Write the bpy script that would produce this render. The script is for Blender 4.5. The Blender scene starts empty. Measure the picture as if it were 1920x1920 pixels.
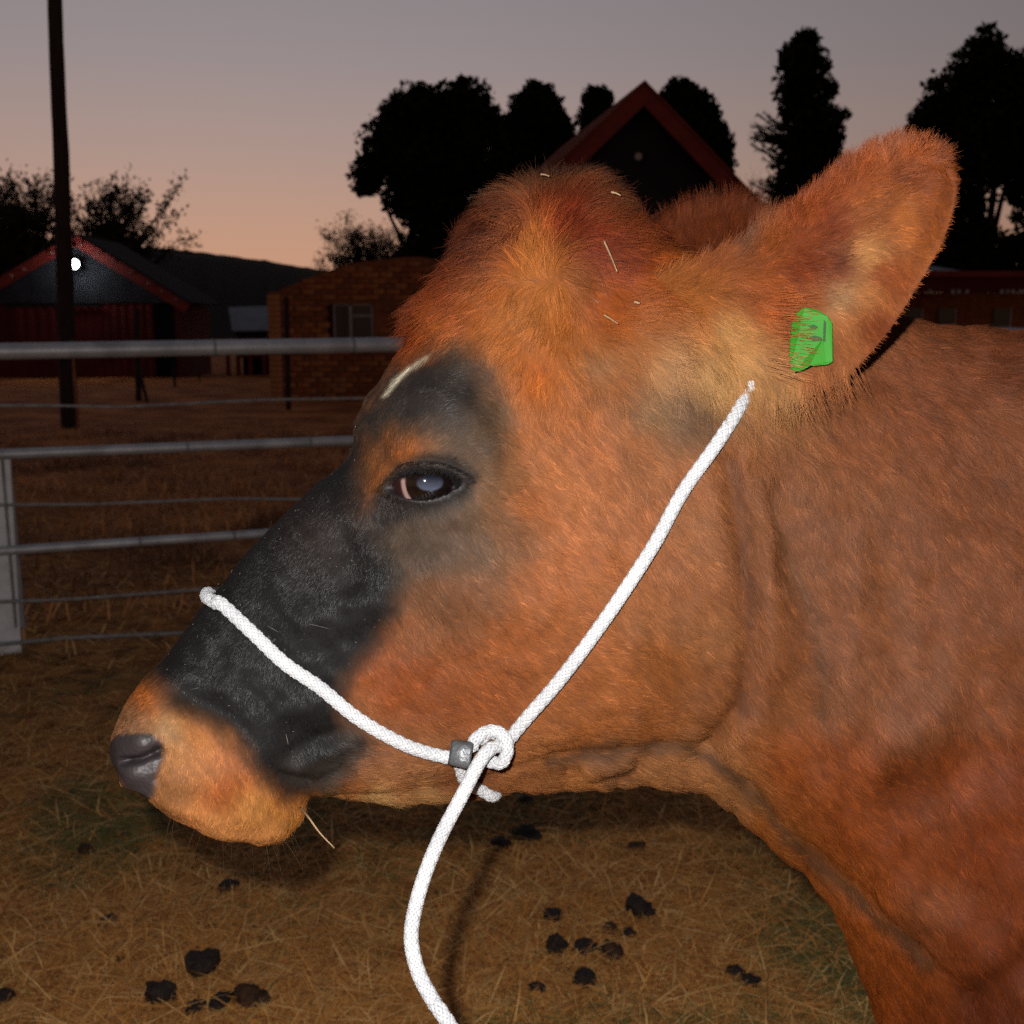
import bpy, math, random
import numpy as np
from mathutils import Vector
from mathutils.bvhtree import BVHTree

random.seed(7)
rng = np.random.default_rng(7)
scene = bpy.context.scene
COL = scene.collection

# ------------------------------------------------------------------ camera
CAM_H, FPX = 1.35, 2150.0                       # eye height (m), focal length in 1920-px units
PITCH = math.atan((960 - 610) / FPX)
C0 = np.array([0.0, 0.0, CAM_H])
FWD = np.array([0, math.cos(PITCH), -math.sin(PITCH)])
RGT = np.array([1.0, 0, 0])
UPV = np.array([0, math.sin(PITCH), math.cos(PITCH)])

cam_d = bpy.data.cameras.new('camera')
cam = bpy.data.objects.new('camera', cam_d)
COL.objects.link(cam)
cam.location = C0
cam.rotation_euler = (math.pi / 2 - PITCH, 0, 0)
cam_d.sensor_width = 36
cam_d.lens = 36 * FPX / 1920
cam_d.clip_start, cam_d.clip_end = 0.02, 3000
cam_d.dof.use_dof = True
cam_d.dof.focus_distance = 0.76
cam_d.dof.aperture_fstop = 15.0
scene.camera = cam

# ------------------------------------------------------------------ colour helpers
def lin1(c):
    c = c / 255.0
    return c / 12.92 if c <= 0.04045 else ((c + 0.055) / 1.055) ** 2.4
def lin(r, g, b): return (lin1(r), lin1(g), lin1(b))
def linA(a):
    a = np.asarray(a, float) / 255.0
    return np.where(a <= 0.04045, a / 12.92, ((a + 0.055) / 1.055) ** 2.4)

# ------------------------------------------------------------------ dusk sky
world = bpy.data.worlds.new('World'); scene.world = world
world.use_nodes = True
wn, wl = world.node_tree.nodes, world.node_tree.links
wn.clear()
w_out = wn.new('ShaderNodeOutputWorld'); w_bg = wn.new('ShaderNodeBackground')
w_tc = wn.new('ShaderNodeTexCoord'); w_sep = wn.new('ShaderNodeSeparateXYZ')
wl.new(w_tc.outputs['Generated'], w_sep.inputs[0])
w_as = wn.new('ShaderNodeMath'); w_as.operation = 'ARCSINE'; wl.new(w_sep.outputs[2], w_as.inputs[0])
w_mr = wn.new('ShaderNodeMapRange'); w_mr.inputs[1].default_value = 0; w_mr.inputs[2].default_value = math.pi / 2
wl.new(w_as.outputs[0], w_mr.inputs[0])
w_cr = wn.new('ShaderNodeValToRGB'); wl.new(w_mr.outputs[0], w_cr.inputs[0])
el = w_cr.color_ramp.elements
SKY = [(0, (206, 150, 116)), (4, (196, 152, 127)), (8, (175, 149, 139)), (12, (157, 144, 144)), (16, (146, 139, 143)), (40, (118, 118, 132)), (90, (96, 100, 118))]
while len(el) < len(SKY): el.new(0.5)
for e, (d, c) in zip(el, SKY):
    e.position = d / 90; e.color = (*lin(*c), 1)
# brighter towards the place where the sun went down (ahead, to the left)
w_dot = wn.new('ShaderNodeVectorMath'); w_dot.operation = 'DOT_PRODUCT'
SA = math.radians(-14)
w_dot.inputs[1].default_value = (math.sin(SA), math.cos(SA), 0)
wl.new(w_tc.outputs['Generated'], w_dot.inputs[0])
w_m1 = wn.new('ShaderNodeMath'); w_m1.operation = 'MULTIPLY_ADD'; w_m1.inputs[1].default_value = 0.5; w_m1.inputs[2].default_value = 0.5
wl.new(w_dot.outputs['Value'], w_m1.inputs[0])
w_m2 = wn.new('ShaderNodeMath'); w_m2.operation = 'POWER'; w_m2.inputs[1].default_value = 7.5; wl.new(w_m1.outputs[0], w_m2.inputs[0])
w_m3 = wn.new('ShaderNodeMath'); w_m3.operation = 'MULTIPLY_ADD'; w_m3.inputs[1].default_value = 0.66; w_m3.inputs[2].default_value = 0.34
wl.new(w_m2.outputs[0], w_m3.inputs[0])
wl.new(w_cr.outputs[0], w_bg.inputs[0]); wl.new(w_m3.outputs[0], w_bg.inputs[1])
wl.new(w_bg.outputs[0], w_out.inputs[0])

# ------------------------------------------------------------------ the camera's flash gun (the photograph is a flash photograph)
fl = bpy.data.lights.new('camera_flash', 'POINT')
fl.energy = 78; fl.color = (1.0, 0.985, 0.96); fl.shadow_soft_size = 0.007
flo = bpy.data.objects.new('camera_flash', fl); COL.objects.link(flo)
flo.location = C0 + RGT * -0.034 + UPV * 0.036 + FWD * 0.01

scene.view_settings.view_transform = 'Standard'
scene.view_settings.look = 'None'
scene.view_settings.exposure = 0.0
scene.view_settings.gamma = 1.0
scene.view_settings.use_curve_mapping = False
scene.cycles.use_denoising = False
scene.cycles.sample_clamp_indirect = 1.5
scene.cycles.sample_clamp_direct = 12.0
scene.cycles.max_bounces = 4
scene.cycles.diffuse_bounces = 2
scene.cycles.glossy_bounces = 2
scene.cycles.transparent_max_bounces = 8
scene.cycles_curves.shape = 'RIBBONS'
scene.cycles_curves.subdivisions = 2

# ------------------------------------------------------------------ picture <-> place
def ray(px, py):
    px, py = np.asarray(px, float), np.asarray(py, float)
    return FWD * FPX + RGT * (px - 960)[..., None] + UPV * (960 - py)[..., None]
def at(px, py, Y):
    d = ray(px, py)
    return C0 + d * (np.asarray(Y, float) / d[..., 1])[..., None]
def on_ground(px, py, z=0.0):
    d = ray(px, py)
    return C0 + d * ((z - CAM_H) / d[..., 2])[..., None]
def project(P):
    v = P - C0
    zc = v @ FWD
    return np.stack([960 + FPX * (v @ RGT) / zc, 960 - FPX * (v @ UPV) / zc], -1)

# ------------------------------------------------------------------ numpy noise / fields
def _hash(ix, iy, iz, seed):
    h = (ix.astype(np.int64) * 374761393 + iy.astype(np.int64) * 668265263 + iz.astype(np.int64) * 2147483647 + seed * 974634777) & 0xFFFFFFFF
    h = ((h ^ (h >> 13)) * 1274126177) & 0xFFFFFFFF
    return ((h ^ (h >> 16)) & 0xFFFF) / 65535.0
def vnoise(P, seed=0):
    P = np.asarray(P, float)
    if P.shape[-1] == 2: P = np.concatenate([P, np.zeros(P.shape[:-1] + (1,))], -1)
    i = np.floor(P); f = P - i; f = f * f * (3 - 2 * f); i = i.astype(np.int64)
    out = 0
    for a in (0, 1):
        for b in (0, 1):
            for c in (0, 1):
                w = (f[..., 0] if a else 1 - f[..., 0]) * (f[..., 1] if b else 1 - f[..., 1]) * (f[..., 2] if c else 1 - f[..., 2])
                out = out + w * _hash(i[..., 0] + a, i[..., 1] + b, i[..., 2] + c, seed)
    return out * 2 - 1
def fbm(P, seed=0, n=3):
    return sum(vnoise(np.asarray(P) * 2 ** k, seed + k) * 0.5 ** k for k in range(n)) / (2 - 0.5 ** (n - 1))
def poly_dist(P, poly, closed=False):
    poly = np.asarray(poly, float)
    segs = list(zip(poly[:-1], poly[1:])) + ([(poly[-1], poly[0])] if closed else [])
    best = np.full(len(P), 1e9)
    for a, b in segs:
        ab = b - a
        t = np.clip(((P - a) @ ab) / max(ab @ ab, 1e-9), 0, 1)
        best = np.minimum(best, np.linalg.norm(P - (a + t[:, None] * ab), axis=1))
    return best
def poly_inside(P, poly):
    poly = np.asarray(poly, float); x, y = P[:, 0], P[:, 1]
    ins = np.zeros(len(P), bool); n = len(poly)
    for i in range(n):
        (x1, y1), (x2, y2) = poly[i], poly[i - 1]
        c = ((y1 > y) != (y2 > y)) & (x < (x2 - x1) * (y - y1) / ((y2 - y1) or 1e-9) + x1)
        ins ^= c
    return ins
def poly_mask(P, poly, soft):
    d = poly_dist(P, poly, True)
    s = np.where(poly_inside(P, poly), d, -d) / soft
    return np.clip(s * 0.5 + 0.5, 0, 1)
def idw(P, pts, vals, power=4.0, chunk=60000, eps=60.0):
    pts = np.asarray(pts, float); vals = np.asarray(vals, float)
    out = np.zeros((len(P), vals.shape[1]))
    for k in range(0, len(P), chunk):
        d2 = ((P[k:k + chunk, None, :] - pts[None]) ** 2).sum(-1) + eps
        w = d2 ** (-power / 2)
        out[k:k + chunk] = (w @ vals) / w.sum(1, keepdims=True)
    return out
def nrm(a): return a / np.maximum(np.linalg.norm(a, axis=-1, keepdims=True), 1e-12)
def cr_spline(P, n):
    """Catmull-Rom through P, n samples."""
    P = np.asarray(P, float)
    Q = np.concatenate([2 * P[:1] - P[1:2], P, 2 * P[-1:] - P[-2:-1]])
    t = np.linspace(0, len(P) - 1 - 1e-9, n); i = t.astype(int); f = (t - i)[:, None]
    a, b, c, d = Q[i], Q[i + 1], Q[i + 2], Q[i + 3]
    return 0.5 * (2 * b + (c - a) * f + (2 * a - 5 * b + 4 * c - d) * f ** 2 + (3 * b - a - 3 * c + d) * f ** 3)
def resample(P, step):
    d = np.concatenate([[0], np.cumsum(np.linalg.norm(np.diff(P, axis=0), axis=1))])
    n = max(2, int(d[-1] / step))
    s = np.linspace(0, d[-1], n)
    return np.stack([np.interp(s, d, P[:, k]) for k in range(3)], 1)

# ------------------------------------------------------------------ mesh helpers
def mesh_np(name, V, F, mat=None, parent=None, smooth=True, attrs=None):
    """V (n,3) in world space, F (m,k) all faces the same size, or a list of faces."""
    V = np.asarray(V, float); p = parent
    while p is not None:
        V = V - np.array(p.location); p = p.parent
    me = bpy.data.meshes.new(name)
    if isinstance(F, np.ndarray):
        k = F.shape[1]
        me.vertices.add(len(V)); me.vertices.foreach_set('co', np.ascontiguousarray(V, dtype=np.float32).ravel())
        me.loops.add(F.size); me.loops.foreach_set('vertex_index', np.ascontiguousarray(F, dtype=np.int32).ravel())
        me.polygons.add(len(F)); me.polygons.foreach_set('loop_start', np.arange(0, F.size, k, dtype=np.int32))
        me.update(calc_edges=True)
    else:
        me.from_pydata([tuple(v) for v in V], [], F); me.update()
    me.polygons.foreach_set('use_smooth', np.full(len(me.polygons), smooth))
    for an, av in (attrs or {}).items():
        av = np.asarray(av, np.float32)
        if av.ndim == 2:
            at_ = me.attributes.new(an, 'FLOAT_COLOR', 'POINT')
            at_.data.foreach_set('color', np.concatenate([av, np.ones((len(av), 1), np.float32)], 1).ravel())
        else:
            at_ = me.attributes.new(an, 'FLOAT', 'POINT'); at_.data.foreach_set('value', av)
    if mat: me.materials.append(mat)
    return link(bpy.data.objects.new(name, me), parent)
def link(o, parent=None):
    COL.objects.link(o)
    if parent is not None:
        o.parent = parent
        o.matrix_parent_inverse.identity()
    return o
def empty(name, loc=(0, 0, 0)):
    o = bpy.data.objects.new(name, None); o.location = loc; o.empty_display_size = 0.1
    return link(o)
def tag(o, label=None, category=None, group=None, kind=None):
    if label: o['label'] = label
    if category: o['category'] = category
    if group: o['group'] = group
    if kind: o['kind'] = kind
    return o

class MB:
    """Collects boxes, tubes and prisms in world space, then builds one mesh object."""
    def __init__(self): self.v, self.f = [], []
    def add(self, V, F):
        o = len(self.v); self.v += [tuple(map(float, p)) for p in V]; self.f += [tuple(o + i for i in q) for q in F]; return self
    def box(self, lo, hi):
        x0, y0, z0 = lo; x1, y1, z1 = hi
        return self.add([(x0, y0, z0), (x1, y0, z0), (x1, y1, z0), (x0, y1, z0), (x0, y0, z1), (x1, y0, z1), (x1, y1, z1), (x0, y1, z1)],
                        [(0, 3, 2, 1), (4, 5, 6, 7), (0, 1, 5, 4), (1, 2, 6, 5), (2, 3, 7, 6), (3, 0, 4, 7)])
    def hexa(self, P):                                    # 8 corners, bottom ring then top ring
        return self.add(P, [(0, 3, 2, 1), (4, 5, 6, 7), (0, 1, 5, 4), (1, 2, 6, 5), (2, 3, 7, 6), (3, 0, 4, 7)])
    def prism(self, poly, off):                           # planar polygon extruded by vector off
        n = len(poly); P = [np.array(p, float) for p in poly]; Q = [p + np.array(off, float) for p in P]
        return self.add(P + Q, [tuple(range(n))[::-1], tuple(range(n, 2 * n))] + [(i, (i + 1) % n, n + (i + 1) % n, n + i) for i in range(n)])
    def tube(self, P, R, k=8, caps=True):
        P = np.asarray(P, float); R = np.broadcast_to(np.asarray(R, float), (len(P),))
        V, F = tube_np(P, R, k)
        o = len(self.v); self.add(V, F.tolist())
        if caps:
            self.f.append(tuple(o + i for i in range(k))[::-1]); self.f.append(tuple(o + (len(P) - 1) * k + i for i in range(k)))
        return self
    def build(self, name, mat, parent=None, smooth=False, bevel=0):
        V = np.array(self.v)
        o = mesh_np(name, V, self.f, mat, parent, smooth)
        if bevel:
            m = o.modifiers.new('b', 'BEVEL'); m.width = bevel; m.segments = 2
        return o
def frames(P):
    T = nrm(np.gradient(P, axis=0))
    up = np.array([0, 0, 1.0]) if abs(T[0, 2]) < 0.9 else np.array([1.0, 0, 0])
    N = np.zeros_like(P); n = nrm(np.cross(T[0], up))
    for i in range(len(P)):
        n = n - T[i] * (n @ T[i]); n = n / max(np.linalg.norm(n), 1e-9); N[i] = n
    return T, N, np.cross(T, N)
def tube_np(P, R, k):
    T, N, B = frames(P)
    a = np.linspace(0, 2 * math.pi, k, endpoint=False)
    ring = np.cos(a)[None, :, None] * N[:, None] + np.sin(a)[None, :, None] * B[:, None]
    V = (P[:, None] + ring * R[:, None, None]).reshape(-1, 3)
    n = len(P); i = np.arange(n - 1)[:, None] * k; j = np.arange(k)[None]
    F = np.stack([i + j, i + (j + 1) % k, i + k + (j + 1) % k, i + k + j], -1).reshape(-1, 4)
    return V, F

# ------------------------------------------------------------------ materials
def mat_new(name):
    m = bpy.data.materials.new(name); m.use_nodes = True
    nt = m.node_tree; return m, nt.nodes, nt.links, nt.nodes['Principled BSDF']
def mat(name, c1, c2=None, scale=8.0, rough=0.8, spec=0.3, metal=0.0, bump=0.0, bscale=60.0, detail=6.0, stretch=None):
    m, n, l, b = mat_new(name)
    b.inputs['Roughness'].default_value = rough; b.inputs['Specular IOR Level'].default_value = spec; b.inputs['Metallic'].default_value = metal
    tc = n.new('ShaderNodeTexCoord'); src = tc.outputs['Object']
    if stretch:
        mp = n.new('ShaderNodeMapping'); mp.inputs['Scale'].default_value = stretch; l.new(src, mp.inputs[0]); src = mp.outputs[0]
    if c2 is None: c2 = tuple(x * 0.7 for x in c1)
    t = n.new('ShaderNodeTexNoise'); t.inputs['Scale'].default_value = scale; t.inputs['Detail'].default_value = detail; l.new(src, t.inputs['Vector'])
    r = n.new('ShaderNodeValToRGB'); r.color_ramp.elements[0].position = 0.32; r.color_ramp.elements[1].position = 0.68
    r.color_ramp.elements[0].color = (*c2, 1); r.color_ramp.elements[1].color = (*c1, 1)
    l.new(t.outputs['Fac'], r.inputs[0]); l.new(r.outputs[0], b.inputs['Base Color'])
    if bump:
        t2 = n.new('ShaderNodeTexNoise'); t2.inputs['Scale'].default_value = bscale; t2.inputs['Detail'].default_value = 8; l.new(src, t2.inputs['Vector'])
        bp = n.new('ShaderNodeBump'); bp.inputs['Strength'].default_value = bump; bp.inputs['Distance'].default_value = 0.01
        l.new(t2.outputs['Fac'], bp.inputs['Height']); l.new(bp.outputs[0], b.inputs['Normal'])
    return m
def mat_attr(name, attr='col', rough=0.8, spec=0.2):
    m, n, l, b = mat_new(name)
    a = n.new('ShaderNodeAttribute'); a.attribute_name = attr
    l.new(a.outputs['Color'], b.inputs['Base Color']); b.inputs['Roughness'].default_value = rough; b.inputs['Specular IOR Level'].default_value = spec
    return m

M = {}
M['steel'] = mat('galvanised_steel', (0.50, 0.50, 0.51), (0.30, 0.30, 0.31), 9, 0.45, 0.5, 0.25, 0.15, 80)
M['wire'] = mat('wire', (0.30, 0.29, 0.28), (0.16, 0.15, 0.14), 30, 0.55, 0.4, 0.2)
M['post_paint'] = mat('post_paint', (0.78, 0.78, 0.78), (0.6, 0.6, 0.61), 14, 0.6, 0.4, 0.0, 0.2, 40)
M['post_grey'] = mat('post_grey', (0.28, 0.28, 0.28), (0.18, 0.18, 0.18), 14, 0.6, 0.4)
M['timber'] = mat('pole_timber', (0.045, 0.028, 0.022), (0.022, 0.014, 0.012), 6, 0.85, 0.2, 0, 0.5, 30, stretch=(6, 6, 0.5))
M['red_paint'] = mat('red_paint', (0.20, 0.022, 0.014), (0.13, 0.014, 0.010), 3, 0.6, 0.25)
M['red_wall'] = mat('red_wall', (0.10, 0.006, 0.006), (0.06, 0.004, 0.004), 1.5, 0.7, 0.2)
M['dark_gable'] = mat('dark_gable', (0.028, 0.030, 0.036), (0.014, 0.014, 0.017), 2.5, 0.8, 0.2, 0, 0.3, 12)
M['black_gable'] = mat('black_gable', (0.020, 0.017, 0.019), (0.013, 0.011, 0.013), 2.5, 0.8, 0.15, 0, 0.2, 12)
M['roof_red'] = mat('roof_red', (0.19, 0.050, 0.028), (0.13, 0.034, 0.020), 3, 0.95, 0.03)
M['roof_grey'] = mat('roof_grey', (0.16, 0.165, 0.17), (0.10, 0.10, 0.105), 2, 0.5, 0.4)
M['dark_void'] = mat('dark_timber', (0.012, 0.010, 0.010), (0.008, 0.007, 0.007), 3, 0.9, 0.1)
M['white_paint'] = mat('white_paint', (0.38, 0.34, 0.32), (0.25, 0.22, 0.21), 10, 0.6, 0.3)
M['bulb_white'] = mat('pale_fixture', (0.75, 0.72, 0.68), (0.5, 0.48, 0.45), 10, 0.4, 0.4)
M['bulb_dim'] = mat('dim_fixture', (0.30, 0.20, 0.17), (0.2, 0.13, 0.11), 10, 0.6, 0.2)
M['mortar'] = mat('mortar', (0.28, 0.105, 0.044), (0.17, 0.062, 0.028), 6, 0.9, 0.1, 0, 0.4, 40)
BRICKS = [mat('brick_%d' % i, c, tuple(x * 0.6 for x in c), 9, 0.85, 0.15, 0, 0.3, 50) for i, c in enumerate(
    [(0.42, 0.145, 0.050), (0.35, 0.110, 0.038), (0.46, 0.170, 0.064), (0.29, 0.088, 0.032), (0.26, 0.092, 0.042)])]
M['pier_brick'] = mat('pier_brick', (0.48, 0.20, 0.085), (0.34, 0.13, 0.05), 9, 0.85, 0.15, 0, 0.3, 50)
M['bark'] = mat('bark', (0.030, 0.022, 0.016), (0.015, 0.011, 0.008), 6, 0.9, 0.1)
M['leaf_dark'] = mat('conifer_leaf', (0.014, 0.018, 0.009), (0.007, 0.009, 0.005), 1.2, 0.8, 0.1)
M['leaf_olive'] = mat('olive_leaf', (0.045, 0.042, 0.026), (0.020, 0.019, 0.012), 1.2, 0.8, 0.15)
M['hill'] = mat('hill_scrub', (0.018, 0.011, 0.007), (0.009, 0.006, 0.004), 0.05, 0.95, 0.05, 0, 0.5, 0.3)
M['glass'] = mat('dark_glass', (0.012, 0.012, 0.014), (0.008, 0.008, 0.010), 3, 0.15, 0.5)

# =================================================================== GROUND, HILL
def m_ground():
    m, n, l, b = mat_new('ground_soil')
    tc = n.new('ShaderNodeTexCoord')
    def noise(sc, det=6, vec=None):
        t = n.new('ShaderNodeTexNoise'); t.inputs['Scale'].default_value = sc; t.inputs['Detail'].default_value = det
        l.new(vec or tc.outputs['Object'], t.inputs['Vector']); return t.outputs['Fac']
    def ramp(src, a, c, pa=0.35, pc=0.65):
        r = n.new('ShaderNodeValToRGB'); e = r.color_ramp.elements
        e[0].position, e[1].position = pa, pc; e[0].color = (*a, 1); e[1].color = (*c, 1); l.new(src, r.inputs[0]); return r.outputs[0]
    def mix(f, a, c):
        x = n.new('ShaderNodeMix'); x.data_type = 'RGBA'; l.new(f, x.inputs[0]); l.new(a, x.inputs[6]); l.new(c, x.inputs[7]); return x.outputs[2]
    near = ramp(noise(9, 6), (0.12, 0.046, 0.013), (0.46, 0.21, 0.058), 0.36, 0.62)
    far = ramp(noise(1.3, 6), (0.24, 0.064, 0.017), (0.56, 0.185, 0.052), 0.36, 0.64)
    sx = n.new('ShaderNodeSeparateXYZ'); l.new(tc.outputs['Object'], sx.inputs[0])
    mr = n.new('ShaderNodeMapRange'); mr.inputs[1].default_value = 4.5; mr.inputs[2].default_value = 11; l.new(sx.outputs[1], mr.inputs[0])
    l.new(mix(mr.outputs[0], near, far), b.inputs['Base Color'])
    b.inputs['Roughness'].default_value = 0.95; b.inputs['Specular IOR Level'].default_value = 0.1
    bp = n.new('ShaderNodeBump'); bp.inputs['Strength'].default_value = 0.6; bp.inputs['Distance'].default_value = 0.02
    l.new(noise(45, 5), bp.inputs['Height']); l.new(bp.outputs[0], b.inputs['Normal'])
    return m
def ground_h(x, y):
    P = np.stack([x, y], -1)
    return 0.012 * fbm(P * 3.0, 3, 3) * np.clip((60 - y) / 50, 0, 1) + 0.03 * fbm(P * 0.5, 9, 2) * np.clip((y - 4) / 4, 0, 1) * np.clip((60 - y) / 30, 0, 1)
ys = np.concatenate([np.arange(-4, 1, 0.5), np.arange(1, 7, 0.07), np.arange(7, 24, 0.35), np.arange(24, 60, 3), [70, 100, 160, 260, 420, 700]])
xs = np.concatenate([[-600, -250, -100, -50, -30, -20, -14], np.arange(-10, -3, 0.5), np.arange(-3, 3, 0.07), np.arange(3, 10, 0.5), [12, 16, 22, 30, 50, 100, 250, 600]])
gx, gy = np.meshgrid(xs, ys)
gv = np.stack([gx, gy, ground_h(gx, gy)], -1).reshape(-1, 3)
nx, ny = len(xs), len(ys)
ii, jj = np.meshgrid(np.arange(nx - 1), np.arange(ny - 1))
gf = np.stack([jj * nx + ii, jj * nx + ii + 1, (jj + 1) * nx + ii + 1, (jj + 1) * nx + ii], -1).reshape(-1, 4)
tag(mesh_np('ground', gv, gf, m_ground()), 'bare brown soil and matted dry grass of the paddock', kind='structure')

hp = np.array([(-5000, 520), (-2500, 470), (-900, 452), (-300, 445), (120, 450), (230, 459), (330, 467), (400, 476), (500, 489), (590, 504), (700, 522), (900, 548), (1300, 575), (2100, 596), (3000, 603)], float)
hxs = np.linspace(-5000, 3000, 800); hy = np.interp(hxs, hp[:, 0], hp[:, 1]) + 2.2 * fbm(np.stack([hxs / 14, hxs * 0], -1), 5, 3) - 3.5 * np.clip(vnoise(np.stack([hxs / 6, hxs * 0], -1), 8) - 0.45, 0, 1)
top = at(hxs, hy, np.full(800, 220.0))
rows = []
for k, (yy, sc) in enumerate([(110, 0.0), (150, 0.42), (190, 0.8), (220, 1.0), (300, 0.75), (420, -0.1)]):
    r = top.copy(); r[:, 0] *= yy / 220; r[:, 1] = yy; r[:, 2] = top[:, 2] * sc + (0.8 * fbm(np.stack([hxs / 20, hxs * 0 + k * 3], -1), 4, 3) if 0 < k < 3 else 0) - (0.5 if sc == 0 else 0)
    rows.append(r)
hv = np.concatenate(rows); nxh = 800
ii, jj = np.meshgrid(np.arange(nxh - 1), np.arange(len(rows) - 1))
tag(mesh_np('hill', hv, np.stack([jj * nxh + ii, jj * nxh + ii + 1, (jj + 1) * nxh + ii + 1, (jj + 1) * nxh + ii], -1).reshape(-1, 4), M['hill']), 'dark scrubby hill falling away behind the sheds', kind='structure')

# =================================================================== TREES
def leaf_cloud(lobes, n, size, shell=0.55, flat=1.0, seed=1, jag=0.25, up=0.0):
    """n small leaf sprays spread through the lobes (x,y,z,rx,ry,rz)."""
    r = np.random.default_rng(seed)
    L = np.array(lobes, float); vol = L[:, 3] * L[:, 5]
    k = r.choice(len(L), n, p=vol / vol.sum())
    d = nrm(r.normal(size=(n, 3))); rad = r.uniform(0, 1, n) ** shell
    rad *= 1 + jag * (.6 * vnoise(d * 2.6 + k[:, None] * 7.3, seed) + .75 * vnoise(d * 7.0 + k[:, None] * 3.3, seed + 1) - .12)
    c = L[k, :3] + d * rad[:, None] * L[k, 3:]
    a = nrm(r.normal(size=(n, 3)) + np.array([0, 0, up])); b = nrm(np.cross(a, r.normal(size=(n, 3))))
    s = (size * r.uniform(0.5, 1.4, n))[:, None]
    V = np.stack([c - a * s - b * s * 0.15, c - a * s * 0.1 + b * s * 0.5 * flat, c + a * s, c - a * s * 0.1 - b * s * 0.5 * flat], 1).reshape(-1, 3)
    return V, np.arange(4 * n).reshape(-1, 4)
def px_lobes(spec, Y, depth=1.0):
    out = []
    for x, y, rx, ry in spec:
        p = at(x, y, Y); s = Y / FPX
        out.append((p[0], p[1] + random.uniform(-0.3, 0.3), p[2], rx * s, (rx + ry) * 0.5 * s * depth, ry * s))
    return out
def make_tree(name, label, base_px, Y, lobes, n, leaf, lm, trunk_r, limbs, group=None, seed=1, shell=0.5, jag=0.3, up=0.0, flat=1.0):
    base = at(base_px, 610, Y); base[2] = 0
    t = empty(name, base); tag(t, label, 'tree', group)
    L = px_lobes(lobes, Y)
    V, F = leaf_cloud(L, int(n * 1.9), leaf * .70, shell, flat, seed, jag, up)
    mesh_np('crown', V, F, lm, t, smooth=False)
    m = MB(); r = random.Random(seed)
    top = np.array(L[limbs[0]][:3]); 
    P = [base + np.array([0, 0, -0.1]), base * 0.7 + top * 0.3 + np.array([r.uniform(-.2, .2), 0, 0]), top]
    Pt = cr_spline(P, 12); m.tube(Pt, np.linspace(trunk_r, trunk_r * 0.25, 12), 8)
    for k in limbs[1:]:
        q = np.array(L[k][:3]); i = r.randint(3, 7)
        mid = (Pt[i] + q) / 2 + np.array([0, 0, -0.15])
        m.tube(cr_spline([Pt[i], mid, q], 8), np.linspace(trunk_r * 0.45, trunk_r * 0.08, 8), 6)
    m.build('trunk', M['bark'], t, True)
    return t
make_tree('conifer_tree', 'big dark bushy conifer with the broadest crown, behind the brick outhouse', 815, 44,
          [(800, 225, 78, 62), (868, 205, 62, 55), (735, 275, 62, 62), (693, 322, 36, 34), (690, 350, 30, 18), (800, 320, 95, 80), (885, 300, 66, 90), (755, 225, 48, 45), (820, 410, 62, 60), (870, 430, 55, 60), (765, 375, 50, 40), (868, 160, 16, 14), (790, 172, 22, 16), (915, 230, 28, 40), (850, 490, 90, 50), (790, 470, 40, 50)],
          15000, 0.20, M['leaf_dark'], 0.35, [5, 1, 2, 3, 8, 9], 'dark conifers on the skyline', 11, 0.45, 0.35)
make_tree('conifer_tree', 'dark pointed conifer rising between the broadest conifer and the gabled barn', 1005, 47,
          [(1005, 215, 52, 50), (1000, 275, 64, 60), (955, 265, 34, 48), (1048, 255, 32, 45), (1003, 172, 28, 22), (985, 330, 70, 60), (1028, 190, 22, 22)],
          9000, 0.20, M['leaf_dark'], 0.32, [1, 0, 2, 3], 'dark conifers on the skyline', 12, 0.45, 0.32)
make_tree('conifer_tree', 'small dark conifer tip showing just over the barn roof', 1120, 50,
          [(1120, 190, 30, 28), (1118, 225, 34, 40), (1128, 270, 40, 50)], 4000, 0.19, M['leaf_dark'], 0.3, [2, 0, 1], 'dark conifers on the skyline', 13, 0.45, 0.28)
make_tree('conifer_tree', 'rounded dark conifer close behind the barn gable peak', 1300, 46,
          [(1275, 190, 42, 38), (1308, 215, 45, 45), (1300, 265, 60, 60), (1345, 275, 30, 50), (1325, 330, 50, 60), (1260, 250, 40, 50), (1352, 330, 24, 40)],
          10000, 0.19, M['leaf_dark'], 0.32, [4, 0, 1, 3], 'dark conifers on the skyline', 14, 0.42, 0.22)
t5 = make_tree('cypress_tree', 'tall narrow dark cypress with feathery side sprays, left of the ear tip', 1515, 40,
          [(1508, 82, 26, 24), (1490, 112, 36, 30), (1510, 125, 44, 40), (1505, 180, 50, 50), (1520, 235, 56, 55), (1515, 290, 62, 55), (1508, 350, 66, 55), (1575, 215, 20, 12), (1555, 170, 14, 20), (1560, 260, 28, 40), (1500, 410, 75, 50), (1470, 460, 80, 60)],
          10500, 0.17, M['leaf_dark'], 0.3, [6, 3, 4], None, 15, 0.42, 0.3, up=0.6)
sp = MB(); r5 = random.Random(3)
for k in range(26):
    y0 = r5.uniform(225, 400); p = at(1475 + r5.uniform(-10, 10), y0, 40 + r5.uniform(-.6, .6)); q = at(1452 - r5.uniform(0, 48), y0 - r5.uniform(-6, 34), 40 + r5.uniform(-.6, .6))
    B = cr_spline([p, (p + q) / 2 + np.array([0, 0, -.08]), q], 6); sp.tube(B, np.linspace(.05, .012, 6), 4)
    for j in range(26):
        f = r5.uniform(.15, 1); c = p + (q - p) * f; d = (q - p) * r5.uniform(.08, .2) + np.array([0, r5.uniform(-.2, .2), r5.uniform(-.22, .22)])
        w = np.array([0.0, .02, .03]); sp.add([c - w, c + w, c + d], [(0, 1, 2)])
tag(sp.build('side_spray', M['leaf_dark'], t5), kind='stuff')
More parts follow.
